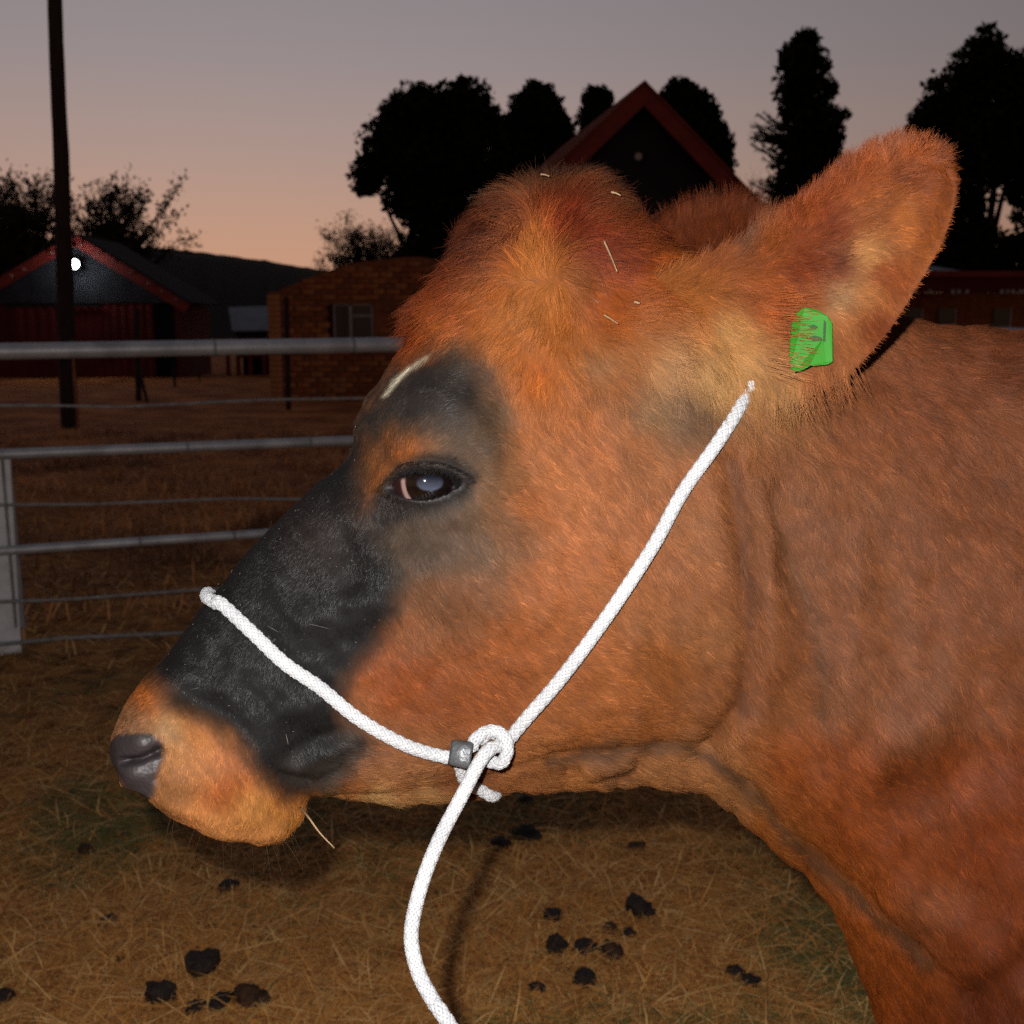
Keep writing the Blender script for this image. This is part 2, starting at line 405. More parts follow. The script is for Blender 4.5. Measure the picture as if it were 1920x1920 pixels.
make_tree('conifer_tree', 'massive dark conifer at the right edge of the picture behind the ear', 1850, 38,
          [(1853, 92, 34, 44), (1835, 130, 56, 50), (1895, 140, 60, 50), (1800, 190, 70, 60), (1870, 210, 90, 80), (1755, 235, 50, 50), (1810, 275, 110, 70), (1730, 260, 36, 50), (1900, 300, 70, 60), (1780, 350, 84, 70), (1745, 420, 60, 70), (1810, 440, 40, 60), (1960, 250, 90, 120), (1990, 400, 80, 90), (1900, 470, 60, 40), (1910, 360, 24, 24), (1760, 490, 90, 50), (1850, 520, 90, 40)],
          17000, 0.19, M['leaf_dark'], 0.4, [6, 0, 2, 8, 9, 10], None, 16, 0.45, 0.3)

def branch_tree(name, label, base_px, Y, stems, leaves_per, leaf, lm, seed, spread=0.5, depth_n=4, group=None, cat='tree', tw=0.02):
    """Open, twiggy tree: forking limbs with small leaves on the outer twigs."""
    r = random.Random(seed); base = at(base_px, 610, Y); base[2] = 0
    t = empty(name, base); tag(t, label, cat, group)
    trunk, LV = MB(), []
    def grow(p, d, ln, rad, lev):
        q = p + d * ln; mid = (p + q) / 2 + np.array([r.uniform(-.06, .06) * ln, r.uniform(-.06, .06) * ln, 0])
        trunk.tube([p, mid, q], [rad, rad * .85, rad * .68], 5 if lev < 2 else 3, caps=False)
        if lev >= 2 and leaves_per:
            for _ in range(leaves_per):
                c = p + (q - p) * r.uniform(.1, 1.15) + np.array([r.gauss(0, .10), r.gauss(0, .10), r.gauss(0, .10)]) * (1.0 + ln * .4)
                LV.append(c)
        if lev < depth_n:
            for _ in range(3 if lev < 3 else 2):
                a = np.array([r.gauss(0, spread), r.gauss(0, spread), r.gauss(0.12, spread * .5)])
                grow(p + (q - p) * r.uniform(.55, 1), nrm(d + a), ln * r.uniform(.58, .82), rad * .58, lev + 1)
    for (tx, ty, r0) in stems:
        e = at(tx, ty, Y); e[1] += r.uniform(-.8, .8)
        d = e - base; ln = np.linalg.norm(d)
        grow(base.copy(), nrm(d + np.array([0, 0, ln * .08])), ln * (.42 if cat == 'bush' else .39), r0, 0)
    trunk.build('trunk', M['bark'], t, True)
    if LV:
        c = np.array(LV); g = np.random.default_rng(seed); n = len(c)
        a = nrm(g.normal(size=(n, 3)) + np.array([0, 0, .5])); b = nrm(np.cross(a, g.normal(size=(n, 3)))); s = (leaf * g.uniform(.6, 1.3, n))[:, None]
        V = np.stack([c - a * s, c + b * s * .4, c + a * s, c - b * s * .4], 1).reshape(-1, 3)
        mesh_np('crown', V, np.arange(4 * n).reshape(-1, 4), lm, t, False)
    return t
branch_tree('leafy_tree', 'open lacy tree with thin upright twigs behind the timber pole', 75, 46, [(40, 330, .13), (65, 255, .12), (95, 300, .12), (20, 300, .12), (120, 340, .12)], 10, 0.11, M['leaf_olive'], 21, .30, 4, 'open leafy trees above the gabled shed')
branch_tree('leafy_tree', 'low open tree with fine leaves right of the timber pole', 215, 47, [(180, 345, .12), (205, 330, .11), (240, 350, .11), (270, 340, .11), (290, 400, .10), (225, 390, .1)], 10, 0.11, M['leaf_olive'], 22, .32, 4, 'open leafy trees above the gabled shed')
branch_tree('leafy_tree', 'dark open tree cut by the left edge of the picture', -40, 44, [(-60, 320, .14), (-20, 350, .14), (10, 370, .12), (-90, 300, .14)], 11, 0.12, M['leaf_olive'], 23, .34, 4, 'open leafy trees above the gabled shed')
branch_tree('bare_bush', 'round leafless bush of fine twigs beside the broadest conifer', 690, 41, [(665, 425, .06), (685, 408, .06), (705, 412, .06), (655, 455, .05), (720, 430, .06), (670, 440, .05), (700, 450, .05)], 16, 0.06, M['bark'], 24, .42, 4, None, 'bush')
branch_tree('bare_bush', 'thin leafless twiggy bush between the barn and the cypress', 1400, 42, [(1385, 310, .05), (1400, 300, .05), (1415, 320, .05)], 2, 0.045, M['bark'], 25, .42, 4, None, 'bush')

# =================================================================== BUILDINGS
def sheet(m, x0, x1, y, z0, z1, pitch=0.2, depth=0.02):
    """Ribbed metal sheeting facing -y."""
    n = max(2, int(round((x1 - x0) / pitch)) * 4); X = np.linspace(x0, x1, n + 1)
    Yv = y + np.where((np.arange(n + 1) // 2) % 2 == 0, 0.0, -depth)
    V = [(x, yy, z) for z in (z0, z1) for x, yy in zip(X, Yv)]
    m.add(V, [(i, i + 1, n + 2 + i, n + 1 + i) for i in range(n)]); return m

# --- gabled shed with the lamp, far left
YS = 30.0
base = at(140, 610, YS); base[2] = 0
shed = empty('gabled_shed', base); tag(shed, 'dark gabled shed with red bargeboards and a lit white lamp', 'shed')
pk = at(140, 450, YS); le = at(-75, 575, YS); re = at(352, 578, YS); zsplit = at(140, 568, YS)[2]
x0, x1 = le[0] + 0.35, re[0] - 0.35
zl = lambda x: np.interp(x, [le[0], pk[0], re[0]], [le[2], pk[2], re[2]])
MB().prism([(x0, YS, zsplit), (x1, YS, zsplit), (x1, YS, zl(x1) - .1), (pk[0], YS, pk[2] - .1), (x0, YS, zl(x0) - .1)], (0, 0.12, 0)).build('gable_wall', M['dark_gable'], shed)
wb = MB(); sheet(wb, x0, x1 - 0.55, YS + 0.03, 0, zsplit, 0.22, 0.025); wb.build('front_wall', M['red_wall'], shed)
MB().box((x0, YS + 0.08, 0), (x1, YS + 0.3, zsplit)).build('wall_backing', M['dark_void'], shed)
for xw in (x0 - .12, x1): MB().box((xw, YS, 0), (xw + .12, YS + 3, zsplit)).build('side_wall', M['red_wall'], shed)
d0, d1 = at(28, 650, YS)[0], at(110, 650, YS)[0]
dr = MB(); sheet(dr, d0, d1, YS - 0.06, 0.02, zsplit - 0.1, 0.3, 0.03); dr.build('door', M['red_wall'], shed)
MB().box((d0 - .2, YS - .09, zsplit - .1), (d1 + 1.2, YS - .03, zsplit - .03)).build('door_track', M['dark_void'], shed)
for a, b_ in ((le, pk), (pk, re)):
    u = nrm(b_ - a); nv = np.array([-u[2], 0, u[0]]) * 0.13
    MB().prism([a - nv, b_ - nv, b_ + nv, a + nv], (0, -0.05, 0)).build('bargeboard', M['red_paint'], shed)
for a, b_, sg in ((le, pk, 1), (pk, re, 1)):
    u = nrm(b_ - a); nv = np.array([-u[2], 0, u[0]])
    MB().prism([a + nv * .135, b_ + nv * .135, b_ + nv * .17, a + nv * .17], (0, 3.2, 0)).build('roof_slope', M['dark_void'], shed)
for k, (x, y) in enumerate([(22, 517), (45, 505), (97, 474), (152, 458), (186, 474), (213, 490), (245, 511), (278, 531), (304, 547), (330, 562)]):
    p = at(x, y, YS - .12); mm = MB()
    Pc = [p + np.array([0, .05, 0]), p, p + np.array([0, -.06, -.01])]; mm.tube(Pc, [.022, .036, .018], 8); mm.build('fairy_bulb', M['bulb_dim'], shed, True)
m_em, n_, l_, b_ = mat_new('lamp_glow'); b_.inputs['Emission Color'].default_value = (0.9, 0.95, 1, 1); b_.inputs['Emission Strength'].default_value = 60; b_.inputs['Base Color'].default_value = (.9, .9, .9, 1)
lp = at(137, 495, YS - .35)
lamp = MB().box(lp + np.array([-.13, .06, -.11]), lp + np.array([.13, .16, .12])).tube([lp + np.array([0, .12, 0]), lp + np.array([0, .36, .03])], .025, 6).build('lamp_housing', M['dark_void'], shed)
a = np.linspace(0, 2 * math.pi, 20, endpoint=False)
MB().prism([lp + np.array([.135 * math.cos(t), .05, .115 * math.sin(t)]) for t in a], (0, -.05, 0)).build('lamp_lens', m_em, lamp)
sl = bpy.data.lights.new('shed_lamp', 'POINT'); sl.energy = 14; sl.color = (.85, .92, 1); sl.shadow_soft_size = .12
slo = bpy.data.objects.new('shed_lamp', sl); COL.objects.link(slo); slo.location = lp + np.array([0.02, -.18, -.02])

# --- low store with grey roof sheet
YB = 33.0
base = at(470, 610, YB); base[2] = 0
st = empty('low_store', base); tag(st, 'low store with pale grey roof sheet and dark red wall left of the brick outhouse', 'shed')
A, B = at(428, 576, YB), at(560, 572, YB); Cc, D = at(435, 619, YB - 1.6), at(560, 617, YB - 1.6)
MB().hexa([Cc - [0, 0, .04], D - [0, 0, .04], B - [0, 0, .04], A - [0, 0, .04], Cc, D, B, A]).build('roof', M['roof_grey'], st)
MB().box((Cc[0] + .05, YB - 1.45, Cc[2] - .16), (D[0], YB - 1.40, Cc[2] - .05)).build('fascia', M['dark_void'], st)
MB().box((Cc[0] + .1, YB - 1.3, Cc[2] - .75), (D[0], YB - 1.2, Cc[2] - .17)).build('upper_wall', M['red_wall'], st)
MB().box((Cc[0] + .1, YB - .9, 0), (D[0], YB - .8, Cc[2] - .75)).build('rear_wall', M['dark_void'], st)
for x in (428, 447, 470, 496):
    p = at(x, 690, YB - 1.3); MB().box((p[0] - .05, YB - 1.34, 0), (p[0] + .05, YB - 1.24, Cc[2] - .4)).build('post', M['red_paint'], st)

# --- brick outhouse
YK = 21.5
base = at(620, 610, YK); base[2] = 0
oh = empty('brick_outhouse', base); tag(oh, 'orange brick outhouse with a small white framed window', 'building')
kx0 = at(527, 650, YK)[0]; kx1 = at(905, 650, YK)[0]
ktop = lambda x: np.interp(x, [at(505, 0, YK)[0], at(583, 0, YK)[0], at(650, 0, YK)[0], at(770, 0, YK)[0], at(905, 0, YK)[0]],
                           [at(0, 545, YK)[2], at(0, 513, YK)[2], at(0, 493, YK)[2], at(0, 480, YK)[2], at(0, 500, YK)[2]])
kxs = np.linspace(kx0, kx1, 14)
wx0, wx1 = at(612, 0, YK)[0], at(688, 0, YK)[0]; wz0, wz1 = at(0, 642, YK)[2], at(0, 570, YK)[2]
ww = MB()
for xa, xb in zip(kxs[:-1], kxs[1:]):
    if xb > wx0 and xa < wx1:
        ww.hexa([(xa, YK, 0), (xb, YK, 0), (xb, YK + .22, 0), (xa, YK + .22, 0), (xa, YK, wz0), (xb, YK, wz0), (xb, YK + .22, wz0), (xa, YK + .22, wz0)])
        ww.hexa([(xa, YK, wz1), (xb, YK, wz1), (xb, YK + .22, wz1), (xa, YK + .22, wz1), (xa, YK, ktop(xa)), (xb, YK, ktop(xb)), (xb, YK + .22, ktop(xb)), (xa, YK + .22, ktop(xa))])
    else:
        ww.hexa([(xa, YK, 0), (xb, YK, 0), (xb, YK + .22, 0), (xa, YK + .22, 0), (xa, YK, ktop(xa)), (xb, YK, ktop(xb)), (xb, YK + .22, ktop(xb)), (xa, YK + .22, ktop(xa))])
wall = ww.box((kx0, YK + .22, 0), (kx0 + .22, YK + 3.5, ktop(kx0))).box((kx0 + .25, YK + .6, 0), (kx1, YK + 3.4, wz1 + .1)).build('wall', M['mortar'], oh)
px0 = at(503, 650, YK - .1)[0]
pier = MB().box((px0 + .01, YK - .04, 0), (kx0 + .02, YK + .3, ktop(px0) - .02)).build('corner_pier', M['mortar'], oh)
def brick_mesh(L, H):
    m = MB().box((0, 0, 0), (L, .05, H)); me = bpy.data.meshes.new('brick'); me.from_pydata(m.v, [], m.f); me.update(); return me
CH, BL = 0.1005, 0.262
bmeshes = []
for mt in BRICKS:
    me = brick_mesh(BL - .014, CH - .016); me.materials.append(mt); bmeshes.append(me)
pmesh = brick_mesh(kx0 - px0 + .02, CH - .014); pmesh.materials.append(M['pier_brick'])
rb = random.Random(5); nb = 0
xlim = at(790, 650, YK)[0]
oloc = np.array(oh.location)
for cidx in range(27):
    z = cidx * CH + .01
    if z + CH < ktop(px0):
        o = bpy.data.objects.new('brick', pmesh); o.location = Vector(np.array([px0, YK - .06 + rb.uniform(-.006, .006), z]) - oloc); link(o, pier)
    x = kx0 + .03 - (BL * .5 if cidx % 2 else 0)
    while x < xlim:
        if x >= kx0 + .01 and z + CH < ktop(x + BL / 2) + .02 and not (x + BL > wx0 - .02 and x < wx1 + .02 and z + CH > wz0 - .02 and z < wz1 + .02) and nb < 290:
            o = bpy.data.objects.new('brick', rb.choice(bmeshes)); o.location = Vector(np.array([x + rb.uniform(-.02, .02), YK - .022 + rb.uniform(-.02, .012), z + rb.uniform(-.006, .006)]) - oloc); o.scale = (rb.uniform(.8, 1.05), 1, rb.uniform(.8, 1.1)); o.rotation_euler.y = rb.uniform(-.02, .02); link(o, wall); nb += 1
        x += BL
fz = .035
win = MB().box((wx0, YK + .08, wz0), (wx1, YK + .10, wz1)).build('window', M['glass'], oh)
fm = lambda lo, hi: MB().box(lo, hi).build('frame_bar', M['white_paint'], win)
for xx in (612, 644, 686): 
    X = at(xx, 0, YK)[0]; w_ = .03 if xx != 644 else .055
    fm((X - w_ / 2, YK + .02, wz0), (X + w_ / 2, YK + .075, wz1))
zb = at(0, 592, YK)[2]; fm((at(644, 0, YK)[0] + .03, YK + .03, zb - .018), (wx1 - .02, YK + .07, zb + .018))
fm((wx0, YK + .02, wz1 - .03), (wx1, YK + .078, wz1)); 
MB().box((wx0 - .06, YK - .05, wz0 - .05), (wx1 + .06, YK + .12, wz0)).build('window_sill', M['white_paint'], oh)

# --- gabled barn behind the cow's head
def barn():
    Yb = 21.0; al = math.radians(8.5)
    pk = at(1207, 158, Yb)
    d = np.array([-math.sin(al), math.cos(al), 0]); w = np.array([math.cos(al), math.sin(al), 0])
    base = pk.copy(); base[2] = 0
    bn = empty('gabled_barn', base); tag(bn, 'tall black gabled barn with red bargeboards directly behind the cow head', 'barn')
    hw, drop = 3.0, 2.78
    eL, eR = pk - w * hw - [0, 0, drop], pk + w * hw - [0, 0, drop]
    iw = 2.75
    W0, W1 = pk - w * iw, pk + w * iw
    g = d * 0.35
    MB().prism([np.array([W0[0], W0[1], 0]) + g, np.array([W1[0], W1[1], 0]) + g, W1 - [0, 0, drop * iw / hw + .1] + g, pk - [0, 0, .12] + g, W0 - [0, 0, drop * iw / hw + .1] + g], d * .15).build('gable_wall', M['black_gable'], bn)
    for s in (-1, 1):
        q = np.array([pk[0], pk[1], 0]) + w * s * iw + d * .5
        MB().prism([q, q + d * 7, q + d * 7 + [0, 0, pk[2] - drop], q + [0, 0, pk[2] - drop]], w * s * -.12).build('side_wall', M['black_gable'], bn)
    for e, s in ((eL, -1), (eR, 1)):
        u = nrm(e - pk); nv = np.array([0, 0, 1.0]) - u * u[2]; nv = nrm(nv)
        bb = .29
        MB().prism([pk, pk - [0, 0, bb * 1.25], e - nv * bb, e], -d * .05).build('bargeboard', M['red_paint'], bn)
        MB().prism([pk + nv * .003 - d * .08, e + nv * .003 - d * .08, e + nv * .05 - d * .08, pk + [0, 0, .06] - d * .08], d * 8).build('roof_slope', M['roof_red'], bn)
        MB().prism([pk - [0, 0, .16] + d * .001, e - nv * .10 + d * .001, e - nv * .14 + d * .001, pk - [0, 0, .22] + d * .001], d * .35).build('soffit', M['dark_void'], bn)
    c = at(1203, 290, Yb) + d * .30
    a = np.linspace(0, 2 * math.pi, 14, endpoint=False)
    MB().prism([c + w * .065 * math.cos(t) + np.array([0, 0, .065 * math.sin(t)]) for t in a], -d * .09).build('round_light', M['white_paint'], bn)
barn()

# --- long low building at the right edge
YR = 25.0
base = at(1830, 610, YR); base[2] = 0
rb_ = empty('long_outbuilding', base); tag(rb_, 'long low outbuilding with red eaves at the right edge', 'building')
p = lambda x, y, dy=0: at(x, y, YR + dy)
xl, xr = p(1560, 520)[0], p(2300, 520)[0]
ez0, ez1 = p(0, 548)[2], p(0, 512)[2]
rz = p(0, 494, 3)[2]
MB().hexa([(xl, YR - .5, ez1), (p(1815, 0)[0], YR - .5, ez1), (p(1690, 0)[0], YR + 2.5, rz), (xl, YR + 2.5, rz), (xl, YR - .5, ez1 + .03), (p(1815, 0)[0], YR - .5, ez1 + .03), (p(1690, 0)[0], YR + 2.5, rz + .2), (xl, YR + 2.5, rz + .2)]).build('roof', M['roof_grey'], rb_)
MB().box((xl, YR - .55, ez1 - .10), (xr, YR - .5, ez1 + .02)).build('gutter_board', M['red_paint'], rb_)
MB().box((xl, YR - .45, ez0 - .02), (xr, YR - .40, ez1 - .1)).build('fascia', M['red_wall'], rb_)
for x in (1728, 1770, 1781, 1796, 1860, 1871, 1881, 1894, 1901, 1909, 1930, 1945):
    q = p(x, 547); MB().box((q[0] - .035, YR - .52, q[2] - .05), (q[0] + .03, YR - .46, q[2] + .03)).build('rafter_end', M['white_paint'], rb_)
wz_, wt_ = p(0, 612)[2], p(0, 577)[2]
MB().box((xl, YR + .4, 0), (xr, YR + .6, ez0)).build('wall', BRICKS[3], rb_)
for x in (1722, 1785, 1890, 1960):
    q = p(x, 595); wd = MB().box((q[0] - .17, YR + .33, wz_), (q[0] + .17, YR + .36, wt_)).build('window', M['glass'], rb_)
    MB().box((q[0] + .17, YR + .31, wz_), (q[0] + .21, YR + .38, wt_)).build('frame_bar', M['white_paint'], wd)
    MB().box((q[0] - .22, YR + .30, wz_ - .06), (q[0] + .24, YR + .39, wz_)).build('window_sill', M['white_paint'], wd)

# =================================================================== POLE, FAR POSTS, PADDOCK FENCE
b0 = on_ground(131, 800); t0 = at(99, -140, b0[1])
pole = empty('timber_pole', b0); tag(pole, 'tall dark timber pole rising past the shed lamp out of the picture', 'pole')
zz = np.linspace(0, 1, 24); PP = b0 + (t0 - b0) * zz[:, None]; PP[:, 0] += .012 * vnoise(np.stack([zz * 9, zz * 0], -1), 2); PP[0, 2] -= .3
MB().tube(PP, np.linspace(.118, .088, 24) * (1 + .05 * vnoise(np.stack([zz * 25, zz * 0], -1), 4)), 14).build('shaft', M['timber'], pole, True)
cb = np.array([b0[0] + .125, b0[1] - .05, 0])
MB().tube([cb + [0, 0, 0], cb + [-.01, 0, .9], cb + [-.02, 0, 1.4]], .02, 6).build('conduit', M['pier_brick'], pole, True)
def farpost(px, pyb, pyt, w, label, brace=None):
    b = on_ground(px, pyb); t = at(px - 4, pyt, b[1])
    o = empty('far_post', b); tag(o, label, 'post', 'thin posts of the far wire fence')
    MB().tube([b - [0, 0, .2], (b + t) / 2, t], w, 6).build('upright', M['timber'], o)
    if brace:
        q = on_ground(*brace); MB().tube([q - [0, 0, .05], b + (t - b) * .42], w * .6, 6).build('brace', M['timber'], o)
farpost(260, 752, 578, .055, 'thin dark fence post with a slanting brace leg, right of the timber pole', (277, 754))
farpost(541, 770, 556, .045, 'thin dark fence post in front of the brick outhouse corner')
farpost(329, 726, 690, .03, 'short dark stake standing in the grass before the shed corner')
farpost(376, 716, 694, .02, 'shortest dark stake farther off in the grass')

fa, fs = np.array([-2.05, 4.6]), 0.41           # the fence line on the ground: y = 4.6 + fs (x + 2.05)
def on_fence(px, py):
    d = ray(px, py); k = (4.6 + fs * 2.05) / (d[1] - fs * d[0]); return C0 + d * k
fence = empty('pipe_fence', on_fence(20, 1250) * [1, 1, 0]); tag(fence, 'grey steel pipe and wire paddock fence behind the cow muzzle', 'fence')
for (xa, ya, xb, yb, rad, nm) in [(0, 659, 750, 646, .033, 'rail'), (0, 852, 660, 826, .0215, 'rail'), (0, 1033, 500, 1000, .0195, 'rail'),
                                  (0, 763, 690, 748, .0065, 'wire'), (0, 946, 540, 935, .0065, 'wire'), (0, 1127, 400, 1107, .0075, 'wire'), (0, 1206, 370, 1182, .009, 'wire')]:
    A, B = on_fence(xa, ya), on_fence(xb, yb); u = nrm(B - A)
    P0, P1 = A - u * 1.6, B + u * 4.2
    f = np.linspace(0, 1, 26); P = P0 + (P1 - P0) * f[:, None]
    if nm == 'wire': P[:, 2] += .012 * vnoise(np.stack([f * 14, f * 0 + ya], -1), 6)
    MB().tube(P, rad, 16 if nm == 'rail' else 6).build(nm, M['steel'] if nm == 'rail' else M['wire'], fence, True)
    if nm == 'rail':
        for f_ in (.36, .62):
            c = A + (B - A) * f_ * 1.4; MB().tube([c - u * .006, c + u * .006], rad * 1.07, 16).build('weld_collar', M['post_grey'], fence, True)
def upright(xa, ya, xb, yb, w, t, mt, nm, off):
    B0, T0 = on_fence(xb, yb), on_fence(xa, ya); u = nrm(np.array([1, fs, 0])); v = np.array([-u[1], u[0], 0])
    B0 = B0 + v * off; T0 = T0 + v * off
    MB().hexa([B0 - u * w / 2, B0 + u * w / 2, B0 + u * w / 2 + v * t, B0 - u * w / 2 + v * t, T0 - u * w / 2, T0 + u * w / 2, T0 + u * w / 2 + v * t, T0 - u * w / 2 + v * t]).build(nm, mt, fence, bevel=.006)
upright(-8, 862, 16, 1252, .105, .06, M['post_paint'], 'post', .03)
upright(11, 860, 39, 1190, .035, .035, M['post_grey'], 'brace_bar', .10)
upright(4, 862, 30, 1180, .012, .012, M['wire'], 'tie_wire', .012)
for X in (1.6, 4.0):
    c = np.array([X, 4.6 + fs * (X + 2.05), 0]); MB().box(c + [-.05, .04, 0], c + [.05, .12, 1.2]).build('post', M['post_paint'], fence, bevel=.006)

# =================================================================== GROUND COVER
def blades(n, centre_fn, length, width, col_fn, seed, lie=0.15, curl=0.3, sway=None):
    r = np.random.default_rng(seed)
    c = centre_fn(r, n); n = len(c)
    az = r.uniform(0, 2 * math.pi, n) if sway is None else sway + r.normal(0, .55, n) + math.pi * (r.random(n) < .5)
    elev = np.abs(r.normal(0, lie, n)); L = length * r.uniform(.45, 1.5, n); w = width * r.uniform(.6, 1.4, n)
    d = np.stack([np.cos(az) * np.cos(elev), np.sin(az) * np.cos(elev), np.sin(elev)], -1)
    side = np.stack([-np.sin(az), np.cos(az), 0 * az], -1)
    bend = (r.normal(0, curl, n) * L)[:, None] * side * .5
    c = c.copy(); c[:, 2] += r.uniform(.001, .012, n)
    p0, p1, p2 = c, c + d * (L * .5)[:, None] + bend * .35, c + d * L[:, None] + bend - np.stack([0 * L, 0 * L, L * np.sin(elev) * .35], -1)
    s = side * (w * .5)[:, None]
    V = np.stack([p0 - s, p0 + s, p1 + s, p1 - s, p2], 1).reshape(-1, 3)
    k = np.arange(n)[:, None] * 5
    F = np.concatenate([k + [[0, 1, 2]], k + [[0, 2, 3]], k + [[3, 2, 4]]])
    colr = np.repeat(col_fn(r, c), 5, axis=0)
    return V, F, colr
STRAW = np.array([(0.76, 0.35, 0.085), (0.60, 0.235, 0.050), (0.85, 0.50, 0.18), (0.44, 0.155, 0.034), (0.26, 0.085, 0.022), (0.66, 0.36, 0.12)])
GREEN = np.array([(0.17, 0.155, 0.042), (0.22, 0.19, 0.055), (0.12, 0.115, 0.034)])
def near_area(r, n):
    px = r.uniform(-420, 2300, n); py = 1180 + 1020 * r.random(n) ** .8
    P = on_ground(px, py); P[:, 2] = ground_h(P[:, 0], P[:, 1]); return P
def col_near(r, c):
    n = len(c); s = STRAW[r.choice(6, n, p=[.24, .24, .12, .2, .12, .08])] * r.uniform(.7, 1.2, n)[:, None]
    g = GREEN[r.choice(3, n)] * r.uniform(.7, 1.2, n)[:, None]
    k = fbm(c[:, :2] * 2.6, 31, 3) + r.normal(0, .16, n)
    return np.where((k > .26)[:, None], g, s)
m_blade = mat_attr('dry_grass_blade', 'col', .75, .25)
V, F, cc = blades(165000, near_area, .066, .0020, col_near, 41, .13, .35)
V2, F2, cc2 = blades(11000, near_area, .14, .0025, lambda r, c: STRAW[r.choice(6, len(c), p=[.3, .15, .4, .05, .02, .08])] * r.uniform(.8, 1.25, len(c))[:, None], 42, .10, .25)
tag(mesh_np('dry_grass', np.concatenate([V, V2]), np.concatenate([F, F2 + len(V)]), m_blade, None, False, {'col': np.concatenate([cc, cc2])}), 'matted straw coloured dry grass and hay on the ground below the cow', 'grass', kind='stuff')
def tuft_area(r, n):
    k = 260; P0 = np.stack([r.uniform(-7, 3, k), 5.2 + 9 * r.random(k) ** 1.4, np.zeros(k)], -1)
    i = r.integers(0, k, n); P = P0[i] + r.normal(0, .13, (n, 3)) * [1.6, 1, 0]; P[:, 2] = ground_h(P[:, 0], P[:, 1]); return P
V, F, cc = blades(26000, tuft_area, .16, .007, lambda r, c: np.where((fbm(c[:, :2] * .9, 77, 2) > 0)[:, None], (0.60, 0.25, 0.085), (0.20, 0.075, 0.028)) * r.uniform(.5, 1.4, len(c))[:, None], 43, .75, .3)
V2, F2, cc2 = blades(30000, lambda r, n: (lambda P: np.concatenate([P[:, :2], ground_h(P[:, 0], P[:, 1])[:, None]], 1))(np.stack([r.uniform(-7, 4, n), 4.4 + 12 * r.random(n) ** 1.3], -1)), .12, .006,
                     lambda r, c: STRAW[r.choice(6, len(c))] * .9 * r.uniform(.5, 1.3, len(c))[:, None], 44, .3, .3)
tag(mesh_np('weeds', np.concatenate([V, V2]), np.concatenate([F, F2 + len(V)]), m_blade, None, False, {'col': np.concatenate([cc, cc2])}), 'low brown weeds and dead grass beyond the pipe fence', 'weeds', kind='stuff')

# --- dung lumps
M['dung'] = mat('dung', (0.034, 0.018, 0.010), (0.012, 0.007, 0.005), 60, .6, .35, 0, .8, 150)
M['dung_brown'] = mat('dung_brown', (0.085, 0.038, 0.016), (0.030, 0.014, 0.008), 60, .75, .25, 0, .8, 150)
def dung(px, py, s, label, flat=.7, brown=False, group='dung lumps on the dry grass'):
    g = on_ground(px, py); R = s * .43 * np.linalg.norm(g - C0) / FPX
    sd = int(px * 7 + py); r = np.random.default_rng(sd)
    nu, nv = 28, 18
    th = np.linspace(0, 2 * math.pi, nu, endpoint=False); ph = np.linspace(.02, math.pi - .02, nv)
    D = np.stack([np.sin(ph)[:, None] * np.cos(th)[None], np.sin(ph)[:, None] * np.sin(th)[None], np.cos(ph)[:, None] + 0 * th[None]], -1).reshape(-1, 3)
    rad = 1 + .42 * fbm(D * 1.6 + sd % 97, sd % 31, 2) + .22 * fbm(D * 4.5 + sd % 53, 3, 2)
    az = r.uniform(0, 3.14); V = D * rad[:, None] * [R * 1.12, R * .9, R * flat]
    ca, sa = math.cos(az), math.sin(az); V = np.stack([V[:, 0] * ca - V[:, 1] * sa, V[:, 0] * sa + V[:, 1] * ca, V[:, 2]], -1)
    base = np.array([g[0], g[1], ground_h(g[0], g[1])])
    V = V + base + [0, 0, R * flat * .72]
    i = np.arange(nv - 1)[:, None] * nu; j = np.arange(nu)[None]
    F = np.stack([i + j, i + nu + j, i + nu + (j + 1) % nu, i + (j + 1) % nu], -1).reshape(-1, 4).tolist()
    F += [tuple(range(nu)), tuple((nv - 1) * nu + k for k in range(nu))[::-1]]
    o = mesh_np('dung_lump', V - base, F, M['dung_brown'] if brown else M['dung'], None, True)
    o.location = base; tag(o, label, 'dung', group); return o
